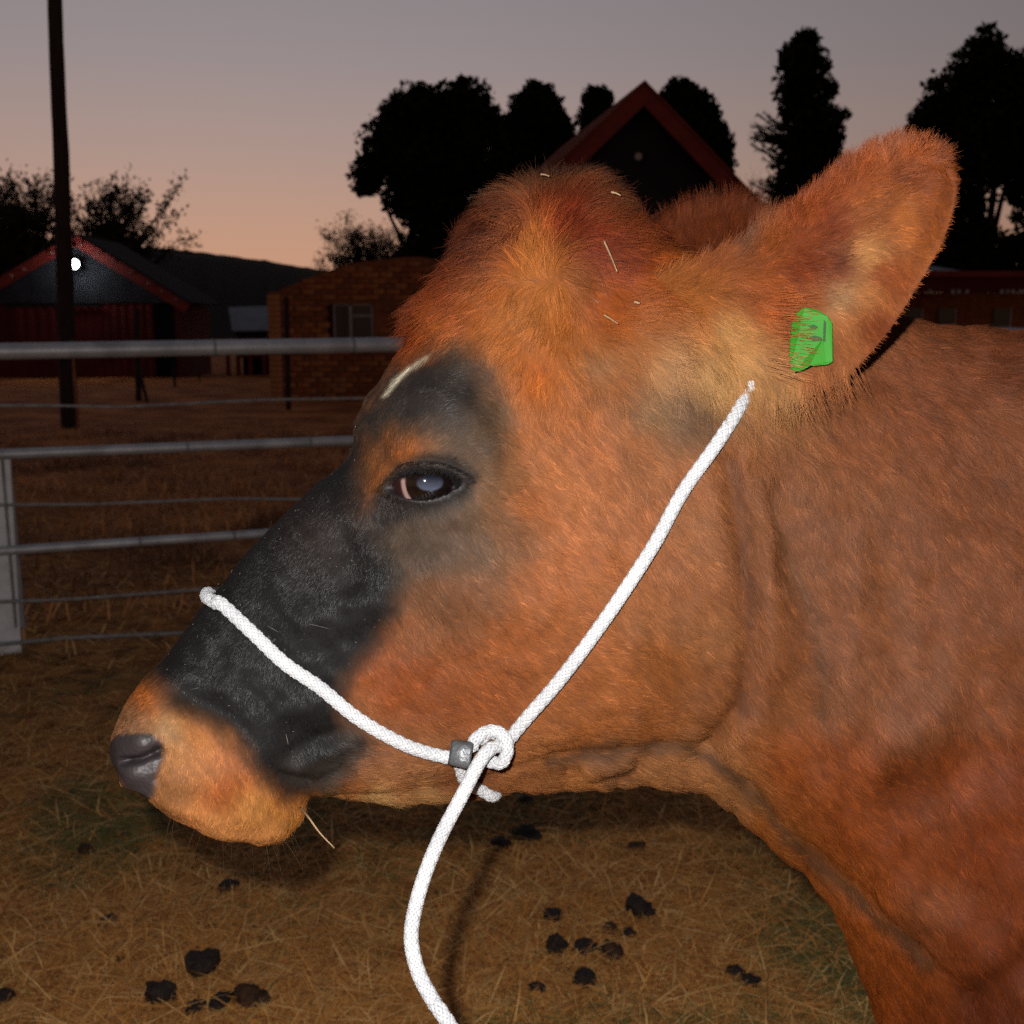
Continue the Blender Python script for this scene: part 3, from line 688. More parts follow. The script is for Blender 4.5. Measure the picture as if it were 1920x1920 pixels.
for a_ in [
    (430, 1665, 38, 'single dark dung lump on the grass below the cow chin'),
    (160, 1597, 32, 'brown dung lump alone on the grass below and left of the nose', .6, True),
    (228, 1806, 22, 'tiny dark dung lump left of the shiny rounded dung lump', .7),
    (378, 1824, 68, 'shiny rounded dung lump with a brown side, near the bottom left', .75),
    (305, 1880, 56, 'black dung lump at the bottom, left of the long dung heap', .8),
    (366, 1899, 44, 'small dark dung piece at the left end of the bottom dung heap', .6),
    (412, 1893, 50, 'middle dung piece of the bottom dung heap', .6),
    (470, 1886, 60, 'largest dung piece at the right end of the bottom dung heap', .7, True),
    (2, 1886, 44, 'dung lump cut by the left edge of the picture'),
    (200, 1732, 44, 'flat dark dung patch left of the chin lump', .3),
    (258, 1730, 26, 'small flat dung piece beside the flat dark patch', .35),
    (941, 1588, 40, 'left dung piece of the pair just right of the lead rope', .6),
    (986, 1575, 54, 'larger right dung piece of the pair just right of the lead rope', .6),
    (1193, 1591, 38, 'brownish dung lump below the throat', .55, True),
    (985, 1506, 36, 'dung lump just under the jaw right of the halter knot', .5),
    (850, 1632, 24, 'small dark dung lump lying in the lead rope shadow', .6),
    (948, 1625, 18, 'tiniest dung crumb below the pair by the rope', .6),
    (1037, 1727, 44, 'dung lump at the upper left of the cluster right of the rope', .65),
    (1198, 1721, 54, 'ragged dung lump at the upper right of the cluster', .8),
    (1146, 1752, 38, 'reddish flat dung lump in the middle of the cluster', .5, True),
    (1178, 1762, 34, 'round dung lump touching the reddish flat one in the cluster', .7),
    (1044, 1792, 48, 'round black dung lump at the lower left of the cluster', .8),
    (1098, 1792, 50, 'crumbly dung lump at the lower middle of the cluster', .65),
    (1149, 1799, 52, 'big brown dung lump at the lower right of the cluster', .7, True),
    (1098, 1848, 50, 'oval dung lump below the cluster near the bottom', .65),
    (1005, 1862, 36, 'small dung lump near the bottom, right of the lead rope end', .6),
    (1379, 1833, 34, 'left lump of the small dung pair near the chest', .75),
    (1408, 1850, 34, 'right lump of the small dung pair near the chest', .75)]:
    dung(*a_)

# =================================================================== THE COW
# stations: top px, bottom px, half-widths (mm) at five heights, sagittal y, turn of the head (deg), how far forward the outline lies
ST = [
 ((192, 1400), (212, 1446), (22, 27, 29, 27, 20), .745, 11, .02),
 ((200, 1368), (240, 1482), (38, 46, 50, 46, 34), .747, 11, .03),
 ((228, 1320), (308, 1546), (44, 55, 60, 58, 44), .752, 11, .04),
 ((278, 1262), (415, 1598), (40, 52, 60, 60, 46), .760, 11, .04),
 ((328, 1198), (505, 1598), (36, 48, 57, 58, 44), .768, 11, .03),
 ((357, 1160), (552, 1562), (34, 46, 54, 52, 38), .772, 11, .03),
 ((384, 1128), (574, 1518), (33, 46, 52, 48, 32), .776, 11, .025),
 ((418, 1088), (640, 1520), (34, 48, 54, 48, 30), .782, 11, .025),
 ((488, 1006), (742, 1528), (38, 54, 60, 52, 30), .792, 11, .025),
 ((568, 932), (850, 1526), (46, 66, 70, 58, 32), .802, 11, .03),
 ((645, 868), (960, 1512), (58, 84, 82, 66, 36), .812, 11, .035),
 ((672, 806), (1050, 1516), (72, 98, 90, 74, 40), .820, 11, .04),
 ((705, 730), (1150, 1516), (82, 104, 94, 78, 44), .828, 11, .045),
 ((752, 650), (1240, 1504), (84, 100, 94, 82, 50), .835, 10, .045),
 ((786, 556), (1315, 1514), (78, 92, 94, 86, 58), .842, 9, .045),
 ((866, 458), (1370, 1544), (66, 86, 94, 90, 60), .848, 8, .045),
 ((938, 382), (1420, 1580), (54, 82, 96, 94, 60), .852, 7, .04),
 ((1018, 350), (1480, 1626), (48, 84, 100, 98, 56), .856, 6, .035),
 ((1100, 352), (1530, 1665), (48, 88, 106, 100, 52), .860, 5, .03),
 ((1190, 412), (1575, 1725), (50, 92, 112, 104, 48), .864, 4, .03),
 ((1290, 482), (1612, 1795), (52, 98, 120, 108, 46), .868, 3, .03),
 ((1450, 525), (1645, 1880), (56, 106, 130, 116, 46), .872, 2, .03),
 ((1620, 580), (1678, 1965), (62, 116, 142, 126, 50), .876, 1, .03),
 ((1800, 612), (1735, 2070), (75, 130, 160, 145, 70), .880, 0, .035),
 ((1950, 622), (1850, 2200), (95, 150, 185, 175, 110), .885, 0, .04),
 ((2200, 635), (2150, 2330), (115, 185, 225, 215, 150), .89, 0, .05),
 ((2700, 650), (2700, 2420), (120, 210, 265, 260, 170), .89, 0, .05),
 ((3600, 665), (3600, 2450), (120, 220, 285, 270, 160), .89, 0, .05),
 ((4250, 660), (4250, 2250), (100, 190, 225, 190, 90), .89, 0, .05),
 ((4500, 740), (4450, 1900), (60, 110, 120, 90, 50), .89, 0, .05)]
NS = len(ST); NU, NV = 620, 400
sT = np.array([at(s[0][0], s[0][1], s[3] - s[5]) for s in ST]); sT[:, 1] = [s[3] for s in ST]
sB = np.array([at(s[1][0], s[1][1], s[3] - s[5]) for s in ST]); sB[:, 1] = [s[3] for s in ST]
sW = np.array([s[2] for s in ST], float) / 1000; sA = np.radians([[s[4]] for s in ST])
# denser rings where the picture looks
dens = np.concatenate([[0], np.cumsum([min(1.0, .15 + np.linalg.norm((sT[i + 1] + sB[i + 1] - sT[i] - sB[i]) / 2) * 9) if i < 24 else .5 for i in range(NS - 1)])])
tt = np.interp(np.linspace(0, dens[-1], NU), dens, np.arange(NS))
def st_at(arr):
    Q = np.concatenate([2 * arr[:1] - arr[1:2], arr, 2 * arr[-1:] - arr[-2:-1]])
    i = np.minimum(tt.astype(int), NS - 2); f = (tt - i)[:, None]
    a, b, c, d = Q[i], Q[i + 1], Q[i + 2], Q[i + 3]
    return 0.5 * (2 * b + (c - a) * f + (2 * a - 5 * b + 4 * c - d) * f ** 2 + (3 * b - a - 3 * c + d) * f ** 3)
uT, uB, uW, uA = st_at(sT), st_at(sB), st_at(sW), st_at(sA)[:, 0]
th = np.linspace(0, 2 * math.pi, NV, endpoint=False)
v = (1 - np.cos(th)) / 2; sgn = np.where(th <= math.pi, 1.0, -1.0)
vk = np.array([0, .08, .25, .5, .75, .92, 1.0])
Wtab = np.concatenate([uW[:, :1] * .86, uW, uW[:, -1:] * .86], 1)
wv = np.stack([np.interp(v, vk, Wtab[i]) for i in range(NU)])
k3 = np.ones(9) / 9
wv = np.apply_along_axis(lambda r: np.convolve(np.concatenate([r[-8:], r, r[:8]]), k3, 'same')[8:-8], 1, wv)
er = np.sqrt(np.clip(1 - (1 - np.minimum(v / .13, 1)) ** 2, 0, 1)) * np.sqrt(np.clip(1 - (1 - np.minimum((1 - v) / .14, 1)) ** 2, 0, 1))
lat = np.stack([np.sin(uA), -np.cos(uA), 0 * uA], -1)
G = uT[:, None] + (uB - uT)[:, None] * v[None, :, None] + lat[:, None] * (wv * er * sgn)[:, :, None]
end0, end1 = G[0].mean(0) + nrm(G[0].mean(0) - G[6].mean(0)) * .006, G[-1].mean(0) + np.array([.02, 0, 0])
def grid_normals(G):
    du = np.gradient(G, axis=0); dv = np.roll(G, -1, 1) - np.roll(G, 1, 1)
    n = nrm(np.cross(dv, du)); c = G.mean(1, keepdims=True)
    s = np.sign(((G - c) * n).sum(-1).mean()); return n * s
GN = grid_normals(G)
# ---- sculpt the near side (mirrored onto the far side) with soft strokes laid on its projected shape
EYE = np.array([802.0, 911.0]); EA, EB, ET = 62.0, 26.5, math.radians(-5)
def eye_r(P):
    d = P - EYE; x = d[:, 0] * math.cos(ET) + d[:, 1] * math.sin(ET); y = -d[:, 0] * math.sin(ET) + d[:, 1] * math.cos(ET)
    bx = np.where(x < 0, EA, EA); return np.sqrt((x / bx) ** 2 + (y / (EB * np.sqrt(np.clip(1 - (x / (EA * 1.35)) ** 2, .25, 1)))) ** 2)
STROKES = [
 ([(790, 830)], 105, 9), ([(690, 800), (750, 755), (860, 760), (925, 835)], 34, 5), ([(700, 985), (760, 1012), (880, 1000)], 24, -3.5),
 ([(840, 1110), (1000, 1140)], 50, 4), ([(1150, 1150)], 170, 12), ([(1120, 980)], 110, 5),
 ([(1365, 860), (1392, 1020), (1404, 1180), (1392, 1320), (1320, 1420)], 24, -7), ([(1425, 900), (1445, 1080), (1450, 1250)], 26, 5),
 ([(1440, 930), (1490, 1060), (1530, 1200), (1545, 1330)], 30, -4.5), ([(1560, 1000), (1600, 1200), (1590, 1340)], 45, 4),
 ([(1030, 1427), (1120, 1412), (1200, 1402), (1275, 1395), (1335, 1418), (1400, 1485)], 16, -4.5), ([(1400, 1485), (1480, 1570), (1560, 1640), (1640, 1705), (1740, 1800), (1800, 1880)], 17, -7),
 ([(1060, 1452), (1110, 1468), (1170, 1460), (1210, 1420)], 12, -3), ([(1100, 1440), (1170, 1428)], 12, 4),
 ([(1240, 1455), (1320, 1470), (1400, 1535), (1500, 1625), (1600, 1710)], 22, 4),
 ([(590, 1499), (700, 1490), (800, 1482), (900, 1462), (1000, 1426)], 9, -2.2), ([(640, 1462), (800, 1440)], 24, 3),
 ([(560, 1440), (655, 1390)], 17, 3), ([(528, 1452), (590, 1468), (640, 1440)], 9, -2.5), ([(545, 1408), (630, 1370)], 12, -1.2),
 ([(420, 1440)], 88, 7), ([(330, 1295), (440, 1350), (505, 1440), (540, 1490)], 22, -4),
 ([(225, 1429), (262, 1424), (303, 1406)], 6.5, -8), ([(296, 1408)], 10, -4), ([(268, 1390)], 26, 5), ([(250, 1454)], 30, 3), ([(312, 1385), (318, 1425), (296, 1462)], 9, -3), ([(340, 1400)], 28, 3),
 ([(950, 800)], 55, -5), ([(1010, 500), (1005, 620)], 34, 4), ([(1130, 540), (1100, 640)], 40, -5), ([(1330, 640)], 120, 14),
 ([(700, 1130), (560, 1200)], 40, 3), ([(640, 1010), (660, 1090)], 26, -4), ([(520, 1090), (560, 1160)], 22, 2.5), ([(600, 1330), (470, 1250)], 30, 2.5),
 ([(1740, 1350), (1640, 1420)], 60, 8), ([(1700, 1500), (1850, 1420)], 55, -6), ([(1850, 1180)], 110, 8), ([(1700, 900)], 120, 6), ([(1690, 1690), (1800, 1740), (1900, 1850)], 40, 6), ([(1830, 1880), (1930, 1800)], 40, -8)]
half = NV // 2
near = slice(0, half + 1)
PX = project(G[:, near].reshape(-1, 3)); disp = np.zeros(len(PX))
for poly, sg, amp in STROKES:
    d = np.linalg.norm(PX - np.array(poly[0], float), axis=1) if len(poly) == 1 else poly_dist(PX, poly)
    disp += amp / 1000 * np.exp(-(d / sg) ** 2)
er_ = eye_r(PX)
disp += np.where(er_ < 1.0, -.016 * np.clip((1.0 - er_) / .22, 0, 1) ** .6, 0) + .0045 * np.exp(-((er_ - 1.16) / .15) ** 2)
up_lid = np.exp(-((er_ - 1.22) / .16) ** 2) * np.clip((EYE[1] - 6 - PX[:, 1]) / 22, 0, 1); disp += .0065 * up_lid
disp -= .003 * np.exp(-((er_ - 1.75) / .16) ** 2) * np.clip((EYE[1] - 6 - PX[:, 1]) / 22, 0, 1)
disp += .0018 * fbm(PX / 46, 5, 2) + .0030 * fbm(PX / np.array([70, 150]), 15, 2) * np.clip((PX[:, 0] - 900) / 300, 0, 1)
disp = disp.reshape(NU, half + 1)
edge = np.clip(np.minimum(th[:half + 1], math.pi - th[:half + 1]) / .10, 0, 1)[None]
keep = disp * (0.35 + .65 * edge)
full = np.zeros((NU, NV)); full[:, :half + 1] = keep
full[:, half + 1:] = keep[:, 1:half][:, ::-1]
G = G + GN * full[:, :, None]
GN = grid_normals(G)

def ear_shell(up, lo, Yb, Yt, conc, thick, n=70, m=26, flip=1.0):
    """A hollow leaf-shaped ear with thickness: rings of front then back points."""
    U, Lw = cr_spline(np.array(up, float), n), cr_spline(np.array(lo, float), n)
    s = np.linspace(0, 1, n)[:, None]; t = np.linspace(0, 1, m)[None]
    px = U[:, None] + (Lw - U)[:, None] * t[..., None]
    Y = Yb + (Yt - Yb) * np.sin(s * math.pi / 2) + 0 * t
    hollow = np.sin(np.clip(s * 1.15, 0, 1) * math.pi * .5) * (1 - .88 * s)
    Y = Y + flip * conc * hollow * (np.sin(np.pi * np.clip(t * 1.15 - .22, 0, 1)) ** 1.2 - .35 * np.sin(np.pi * np.clip(t * 2, 0, 1)) - .45 * np.clip((t - .8) / .2, 0, 1))
    Fp = at(px[..., 0], px[..., 1], Y)
    du = np.gradient(Fp, axis=0); dv = np.gradient(Fp, axis=1); nn = nrm(np.cross(du, dv)); nn *= np.sign(-nn[..., 1:2].mean()) if True else 1
    tk = thick * (1.15 - .75 * s) * np.sqrt(np.clip(1 - (2 * t - 1) ** 2, 0, 1)) + .0012
    Bp = Fp - nn * tk[..., None]; Fq = Fp + nn * tk[..., None] * .25
    return np.concatenate([Fq, Bp[:, ::-1]], 1)
EAR_UP = [(1215, 520), (1320, 478), (1425, 432), (1495, 386), (1572, 318), (1640, 282), (1702, 266), (1756, 298)]
EAR_LO = [(1330, 768), (1450, 766), (1572, 714), (1654, 634), (1716, 540), (1768, 446), (1790, 362), (1776, 318)]
earN = ear_shell(EAR_UP, EAR_LO, .815, .665, .026, .011)
EAR2_UP = [(1190, 500), (1225, 425), (1295, 380), (1370, 367), (1428, 384), (1468, 418)]
EAR2_LO = [(1240, 610), (1290, 590), (1340, 580), (1390, 560), (1440, 520), (1472, 440)]
earF = ear_shell(EAR2_UP, EAR2_LO, .90, 1.0, .02, .012, flip=-1.0)

def grid_faces(nu, nv, off, flipped=False):
    i = np.arange(nu - 1)[:, None] * nv; j = np.arange(nv)[None]
    F = np.stack([i + j, i + (j + 1) % nv, i + nv + (j + 1) % nv, i + nv + j], -1).reshape(-1, 4) + off
    return F[:, ::-1] if flipped else F
parts_v, parts_f, zone = [], [], []
def add_part(Gd, z, caps=(None, None)):
    nu, nv = Gd.shape[:2]; off = sum(len(x) for x in parts_v)
    P = Gd.reshape(-1, 3); F = grid_faces(nu, nv, off)
    e1, e2, e3 = P[F[:, 0] - off], P[F[:, 1] - off], P[F[:, 3] - off]
    fn = np.cross(e2 - e1, e3 - e1); c = Gd.mean(1, keepdims=True); rad = (Gd - c).reshape(-1, 3)[F[:, 0] - off]
    if (fn * rad).sum() < 0: F = F[:, ::-1]
    parts_v.append(P); parts_f.append(F); zone.append(np.full(len(P), z))
    for ring, cap in ((0, caps[0]), (nu - 1, caps[1])):
        if cap is not None:
            o2 = sum(len(x) for x in parts_v); parts_v.append(cap[None]); zone.append(np.array([z]))
            idx = off + ring * nv + np.arange(nv)
            tri = np.stack([idx, np.roll(idx, -1), np.full(nv, o2), np.full(nv, o2)], -1)
            parts_f.append(tri if ring else tri[:, [1, 0, 2, 3]])
add_part(G, 0, (end0, end1))
add_part(earN, 1, (None, earN[-1].mean(0)))
add_part(earF, 2, (None, earF[-1].mean(0)))
def leg(x, y, z0, fr, sgn_):
    K = [(x, y, z0, .085), (x + .01, y, z0 - .22, .065), (x + (.0 if fr else .05), y, .36, .042), (x + (.0 if fr else .06), y, .30, .040), (x + (.01 if fr else .02), y, .12, .028), (x, y, .08, .036), (x - .02, y, .055, .042), (x - .03, y, .0, .052)]
    P = cr_spline([k[:3] for k in K], 40); R = np.interp(np.linspace(0, 1, 40), np.linspace(0, 1, len(K)), [k[3] for k in K])
    V, F = tube_np(P, R, 16); add_part(V.reshape(40, 16, 3), 3, (None, P[-1]))
for x, fr in ((.52, True), (1.22, False)):
    for dy in (-.13, .13): leg(x, .89 + dy, .78, fr, 1)
BV = np.concatenate(parts_v); BF = np.concatenate(parts_f); BZ = np.concatenate(zone)
# triangles for sampling and ray casting
tri = np.concatenate([BF[:, [0, 1, 2]], BF[:, [0, 2, 3]]])
a_, b_, c_ = BV[tri[:, 0]], BV[tri[:, 1]], BV[tri[:, 2]]
fnr = np.cross(b_ - a_, c_ - a_); area = np.linalg.norm(fnr, axis=1) * .5
ok = area > 1e-12; tri, fnr, area = tri[ok], fnr[ok], area[ok]
VN = np.zeros_like(BV)
for k in range(3):
    for d in range(3): VN[:, d] += np.bincount(tri[:, k], fnr[:, d], len(BV))
VN = nrm(VN)
BPX = project(BV)
bvh = BVHTree.FromPolygons(BV.tolist(), tri.tolist())
def hit(px, py):
    d = nrm(ray(px, py)); loc, n_, i_, dist = bvh.ray_cast(Vector(C0), Vector(d), 3.0)
    return (None, None) if loc is None else (np.array(loc), np.array(n_))

# ---- coat colours as they look under the flash (sRGB), at places on the animal
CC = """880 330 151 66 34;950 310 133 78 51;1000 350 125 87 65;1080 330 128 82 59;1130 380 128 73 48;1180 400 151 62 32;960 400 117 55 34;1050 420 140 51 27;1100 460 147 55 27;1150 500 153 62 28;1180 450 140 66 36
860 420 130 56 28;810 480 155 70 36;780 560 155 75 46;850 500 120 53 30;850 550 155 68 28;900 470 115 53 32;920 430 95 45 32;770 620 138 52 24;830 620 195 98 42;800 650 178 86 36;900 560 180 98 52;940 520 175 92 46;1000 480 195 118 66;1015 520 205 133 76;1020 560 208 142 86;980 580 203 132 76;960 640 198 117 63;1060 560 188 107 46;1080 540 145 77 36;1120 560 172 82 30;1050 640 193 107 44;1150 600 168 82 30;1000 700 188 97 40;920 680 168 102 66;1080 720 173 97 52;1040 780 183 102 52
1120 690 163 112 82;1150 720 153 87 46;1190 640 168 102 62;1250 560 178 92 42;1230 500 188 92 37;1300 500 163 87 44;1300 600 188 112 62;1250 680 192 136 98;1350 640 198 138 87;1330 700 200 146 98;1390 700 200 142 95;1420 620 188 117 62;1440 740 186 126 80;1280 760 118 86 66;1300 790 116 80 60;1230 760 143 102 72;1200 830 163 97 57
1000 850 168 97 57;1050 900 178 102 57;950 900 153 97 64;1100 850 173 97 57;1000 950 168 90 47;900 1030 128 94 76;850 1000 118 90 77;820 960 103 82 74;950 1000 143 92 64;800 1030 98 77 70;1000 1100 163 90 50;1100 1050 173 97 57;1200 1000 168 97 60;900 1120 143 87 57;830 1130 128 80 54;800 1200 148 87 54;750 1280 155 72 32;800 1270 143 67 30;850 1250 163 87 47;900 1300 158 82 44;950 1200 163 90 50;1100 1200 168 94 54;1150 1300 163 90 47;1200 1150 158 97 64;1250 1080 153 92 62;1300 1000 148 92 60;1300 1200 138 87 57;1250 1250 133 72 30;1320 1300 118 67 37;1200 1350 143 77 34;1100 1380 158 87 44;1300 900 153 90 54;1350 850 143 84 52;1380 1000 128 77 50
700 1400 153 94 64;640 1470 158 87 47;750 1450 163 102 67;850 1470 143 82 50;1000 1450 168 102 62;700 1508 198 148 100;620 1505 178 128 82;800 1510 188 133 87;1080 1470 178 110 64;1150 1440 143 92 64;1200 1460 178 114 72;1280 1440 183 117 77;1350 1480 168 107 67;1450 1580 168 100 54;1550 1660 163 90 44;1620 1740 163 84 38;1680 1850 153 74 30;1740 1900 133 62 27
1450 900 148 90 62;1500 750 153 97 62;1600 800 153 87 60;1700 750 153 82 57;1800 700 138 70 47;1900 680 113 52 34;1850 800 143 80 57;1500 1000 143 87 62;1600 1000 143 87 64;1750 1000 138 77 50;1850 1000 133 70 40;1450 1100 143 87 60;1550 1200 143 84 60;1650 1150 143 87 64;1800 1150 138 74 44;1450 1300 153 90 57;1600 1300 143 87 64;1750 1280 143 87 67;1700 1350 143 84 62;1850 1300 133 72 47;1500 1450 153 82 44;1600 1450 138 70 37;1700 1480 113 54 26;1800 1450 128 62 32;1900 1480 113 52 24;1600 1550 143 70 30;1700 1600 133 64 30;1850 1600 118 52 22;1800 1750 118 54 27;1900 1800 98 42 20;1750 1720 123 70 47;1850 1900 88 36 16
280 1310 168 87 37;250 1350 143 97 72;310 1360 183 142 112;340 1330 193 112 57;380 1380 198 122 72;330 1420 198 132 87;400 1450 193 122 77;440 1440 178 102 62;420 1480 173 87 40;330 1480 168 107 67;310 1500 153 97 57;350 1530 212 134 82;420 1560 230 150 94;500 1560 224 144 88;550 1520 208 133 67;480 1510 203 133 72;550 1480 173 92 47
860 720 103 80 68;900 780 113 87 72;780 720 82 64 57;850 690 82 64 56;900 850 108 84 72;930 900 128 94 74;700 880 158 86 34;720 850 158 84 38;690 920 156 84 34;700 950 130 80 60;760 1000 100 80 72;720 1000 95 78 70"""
EC = """1350 480 153 82 47;1400 440 123 77 60;1450 470 153 77 37;1500 400 153 72 37;1580 330 153 74 40;1680 300 153 77 40;1730 330 143 70 34;1560 420 133 60 32;1640 400 153 82 42;1700 400 173 97 47;1740 400 143 72 32;1500 500 143 62 30;1560 500 123 60 37;1620 480 188 128 82;1580 560 183 133 102;1620 560 188 117 72;1600 620 188 112 67;1660 520 153 77 40;1640 620 133 62 30;1560 680 168 97 57;1500 580 163 87 47;1450 560 173 87 40;1300 560 178 100 50;1350 640 198 138 87;1390 700 200 142 95;1440 740 186 126 80"""  # ear shading painted in: pale lower band, darker line above it
def parse(s): 
    a = np.array([[float(q) for q in e.split()] for ln in s.split('\n') for e in ln.split(';') if e.strip()])
    return a[:, :2], a[:, 2:5]
ccp, ccv = parse(CC); ecp, ecv = parse(EC)
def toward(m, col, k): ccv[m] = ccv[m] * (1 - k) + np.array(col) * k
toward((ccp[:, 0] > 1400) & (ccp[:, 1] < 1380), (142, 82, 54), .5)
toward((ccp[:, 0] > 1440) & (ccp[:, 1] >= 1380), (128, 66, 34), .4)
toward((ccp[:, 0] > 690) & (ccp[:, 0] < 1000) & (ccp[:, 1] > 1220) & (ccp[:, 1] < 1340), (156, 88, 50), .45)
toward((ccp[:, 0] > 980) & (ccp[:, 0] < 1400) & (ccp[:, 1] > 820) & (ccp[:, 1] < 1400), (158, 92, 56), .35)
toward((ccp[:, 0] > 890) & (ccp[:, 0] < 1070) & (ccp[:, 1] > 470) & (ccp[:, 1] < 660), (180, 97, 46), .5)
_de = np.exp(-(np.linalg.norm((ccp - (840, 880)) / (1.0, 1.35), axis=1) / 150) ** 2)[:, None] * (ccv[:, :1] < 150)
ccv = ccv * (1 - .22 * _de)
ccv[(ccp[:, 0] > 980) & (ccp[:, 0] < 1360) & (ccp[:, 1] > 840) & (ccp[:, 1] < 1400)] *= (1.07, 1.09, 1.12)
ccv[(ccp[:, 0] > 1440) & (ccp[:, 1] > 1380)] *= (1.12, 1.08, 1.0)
NOSE_BLACK = [(662, 850), (560, 800), (440, 900), (340, 1050), (230, 1225), (292, 1276), (322, 1325), (420, 1366), (480, 1440), (535, 1478), (600, 1452), (662, 1400), (640, 1330), (650, 1270), (700, 1220), (730, 1150), (745, 1070), (700, 1000), (672, 960), (664, 900)]
BROW_BLACK = [(805, 662), (712, 728), (620, 800), (600, 900), (668, 960), (682, 900), (705, 838), (770, 800), (860, 800), (900, 760), (905, 700), (870, 668)]
EYE_RIM = [(688, 975), (706, 918), (738, 874), (790, 854), (850, 856), (893, 888), (878, 930), (830, 956), (765, 970), (715, 992)]
STRIPE = [(720, 740), (738, 711), (768, 684), (808, 662), (803, 670), (768, 696), (728, 740)]
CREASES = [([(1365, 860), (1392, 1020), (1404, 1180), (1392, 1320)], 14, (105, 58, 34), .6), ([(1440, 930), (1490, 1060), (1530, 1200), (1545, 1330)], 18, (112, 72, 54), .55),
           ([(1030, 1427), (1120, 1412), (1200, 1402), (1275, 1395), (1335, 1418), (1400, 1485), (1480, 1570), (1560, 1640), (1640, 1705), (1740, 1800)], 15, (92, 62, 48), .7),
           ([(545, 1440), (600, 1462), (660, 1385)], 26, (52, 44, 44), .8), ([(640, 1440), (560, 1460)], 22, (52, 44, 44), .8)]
TAG = [(1508, 576), (1530, 580), (1552, 592), (1561, 606), (1562, 678), (1553, 684), (1520, 686), (1506, 694), (1490, 698), (1482, 690), (1480, 668), (1484, 610), (1492, 588)]
FLAME = [(1006, 442), (975, 505), (952, 560), (950, 610), (985, 640), (1035, 612), (1062, 560), (1052, 520), (1025, 480)]
PAD = [(205, 1390), (222, 1374), (285, 1372), (304, 1392), (308, 1420), (295, 1450), (288, 1492), (272, 1502), (232, 1478), (210, 1440)]
FLASH_GAIN = 2.85
def coat_rgb(P, px, zn, seed=1):
    """coat colour, painted fold and ear shade included, at points P (projected to px)"""
    n = fbm(P * 90, seed, 3)
    q = px + np.stack([fbm(P * 60, 21, 2), fbm(P * 60, 22, 2)], -1) * 14
    c = idw(q, ccp, ccv, 4.5, eps=1300.0)
    e = zn == 1
    if e.any(): c[e] = idw(q[e], ecp, ecv, 4.5, eps=700.0)
    f = zn == 2
    if f.any(): c[f] = (122, 56, 28)
    body = (zn != 1) & (zn != 2)
    def over(mask, col, k=1.0):
        mk = (mask * k * body)[:, None]; return c * (1 - mk) + np.array(col) * mk
    c = over(poly_mask(q, FLAME, 16), (194, 110, 56), .55)
    c = over(poly_mask(px + (q - px) * 1.8, BROW_BLACK, 40), (46, 38, 38), .92)
    c = over(poly_mask(px + (q - px) * 1.25, NOSE_BLACK, 26), (23, 19, 20))
    c = over(np.exp(-(np.linalg.norm(q - (600, 1010), axis=1) / 70) ** 2), (62, 42, 40), .6)
    for poly, w, col, k in CREASES: c = over(np.exp(-(poly_dist(q, poly) / w) ** 2), col, k)  # shade of the folds painted into the coat, plus the black mouth-corner roll
    q2 = px + (q - px) * .25
    c = over(poly_mask(q2, EYE_RIM, 12), (40, 33, 33), .92)
    c = over(poly_mask(q2, STRIPE, 5), (236, 222, 214), .95)
    st = fbm(np.stack([(px[:, 0] * .8 - px[:, 1] * .6) / 9, (px[:, 0] * .6 + px[:, 1] * .8) / 46], -1), 71, 3)
    c = c * (1 + .10 * n[:, None] + .10 * st[:, None])
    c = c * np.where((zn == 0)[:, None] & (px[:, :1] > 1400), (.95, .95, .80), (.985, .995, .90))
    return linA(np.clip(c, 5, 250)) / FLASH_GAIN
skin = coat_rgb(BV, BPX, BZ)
pad = poly_mask(BPX, PAD, 7) * (BZ == 0) * (BPX[:, 0] < 330)
pad = np.maximum(pad, ((BZ == 0) & (np.arange(len(BV)) < 6 * NV)) * np.clip((BPX[:, 0] < 300) * 1.0, 0, 1) * (BPX[:, 1] < 1485))
eyeskin = np.clip((1.32 - eye_r(BPX)) / .25, 0, 1) * (BZ == 0)
canth = np.exp(-(np.linalg.norm(BPX - (735, 925), axis=1) / 17) ** 2) * (BZ == 0)
wet = np.clip(pad + .9 * eyeskin + canth, 0, 1)
skin = skin * .8
skin = skin * (1 - pad[:, None]) + np.array(lin(66, 57, 58)) / FLASH_GAIN * pad[:, None]
es = np.clip(eyeskin + canth, 0, 1)[:, None]; skin = skin * (1 - es) + np.array(lin(34, 27, 28)) / FLASH_GAIN * es

m_body, n_, l_, b_ = mat_new('cow_skin')
at_ = n_.new('ShaderNodeAttribute'); at_.attribute_name = 'col'; aw = n_.new('ShaderNodeAttribute'); aw.attribute_name = 'wet'
l_.new(at_.outputs['Color'], b_.inputs['Base Color'])
mr = n_.new('ShaderNodeMapRange'); mr.inputs[3].default_value = .8; mr.inputs[4].default_value = .52; l_.new(aw.outputs['Fac'], mr.inputs[0]); l_.new(mr.outputs[0], b_.inputs['Roughness'])
mr2 = n_.new('ShaderNodeMapRange'); mr2.inputs[3].default_value = .15; mr2.inputs[4].default_value = .27; l_.new(aw.outputs['Fac'], mr2.inputs[0]); l_.new(mr2.outputs[0], b_.inputs['Specular IOR Level'])
tc = n_.new('ShaderNodeTexCoord'); vo = n_.new('ShaderNodeTexVoronoi'); vo.inputs['Scale'].default_value = 360; l_.new(tc.outputs['Object'], vo.inputs['Vector'])
bp = n_.new('ShaderNodeBump'); bp.inputs['Strength'].default_value = .3; bp.inputs['Distance'].default_value = .0010; l_.new(vo.outputs['Distance'], bp.inputs['Height']); l_.new(bp.outputs[0], b_.inputs['Normal'])

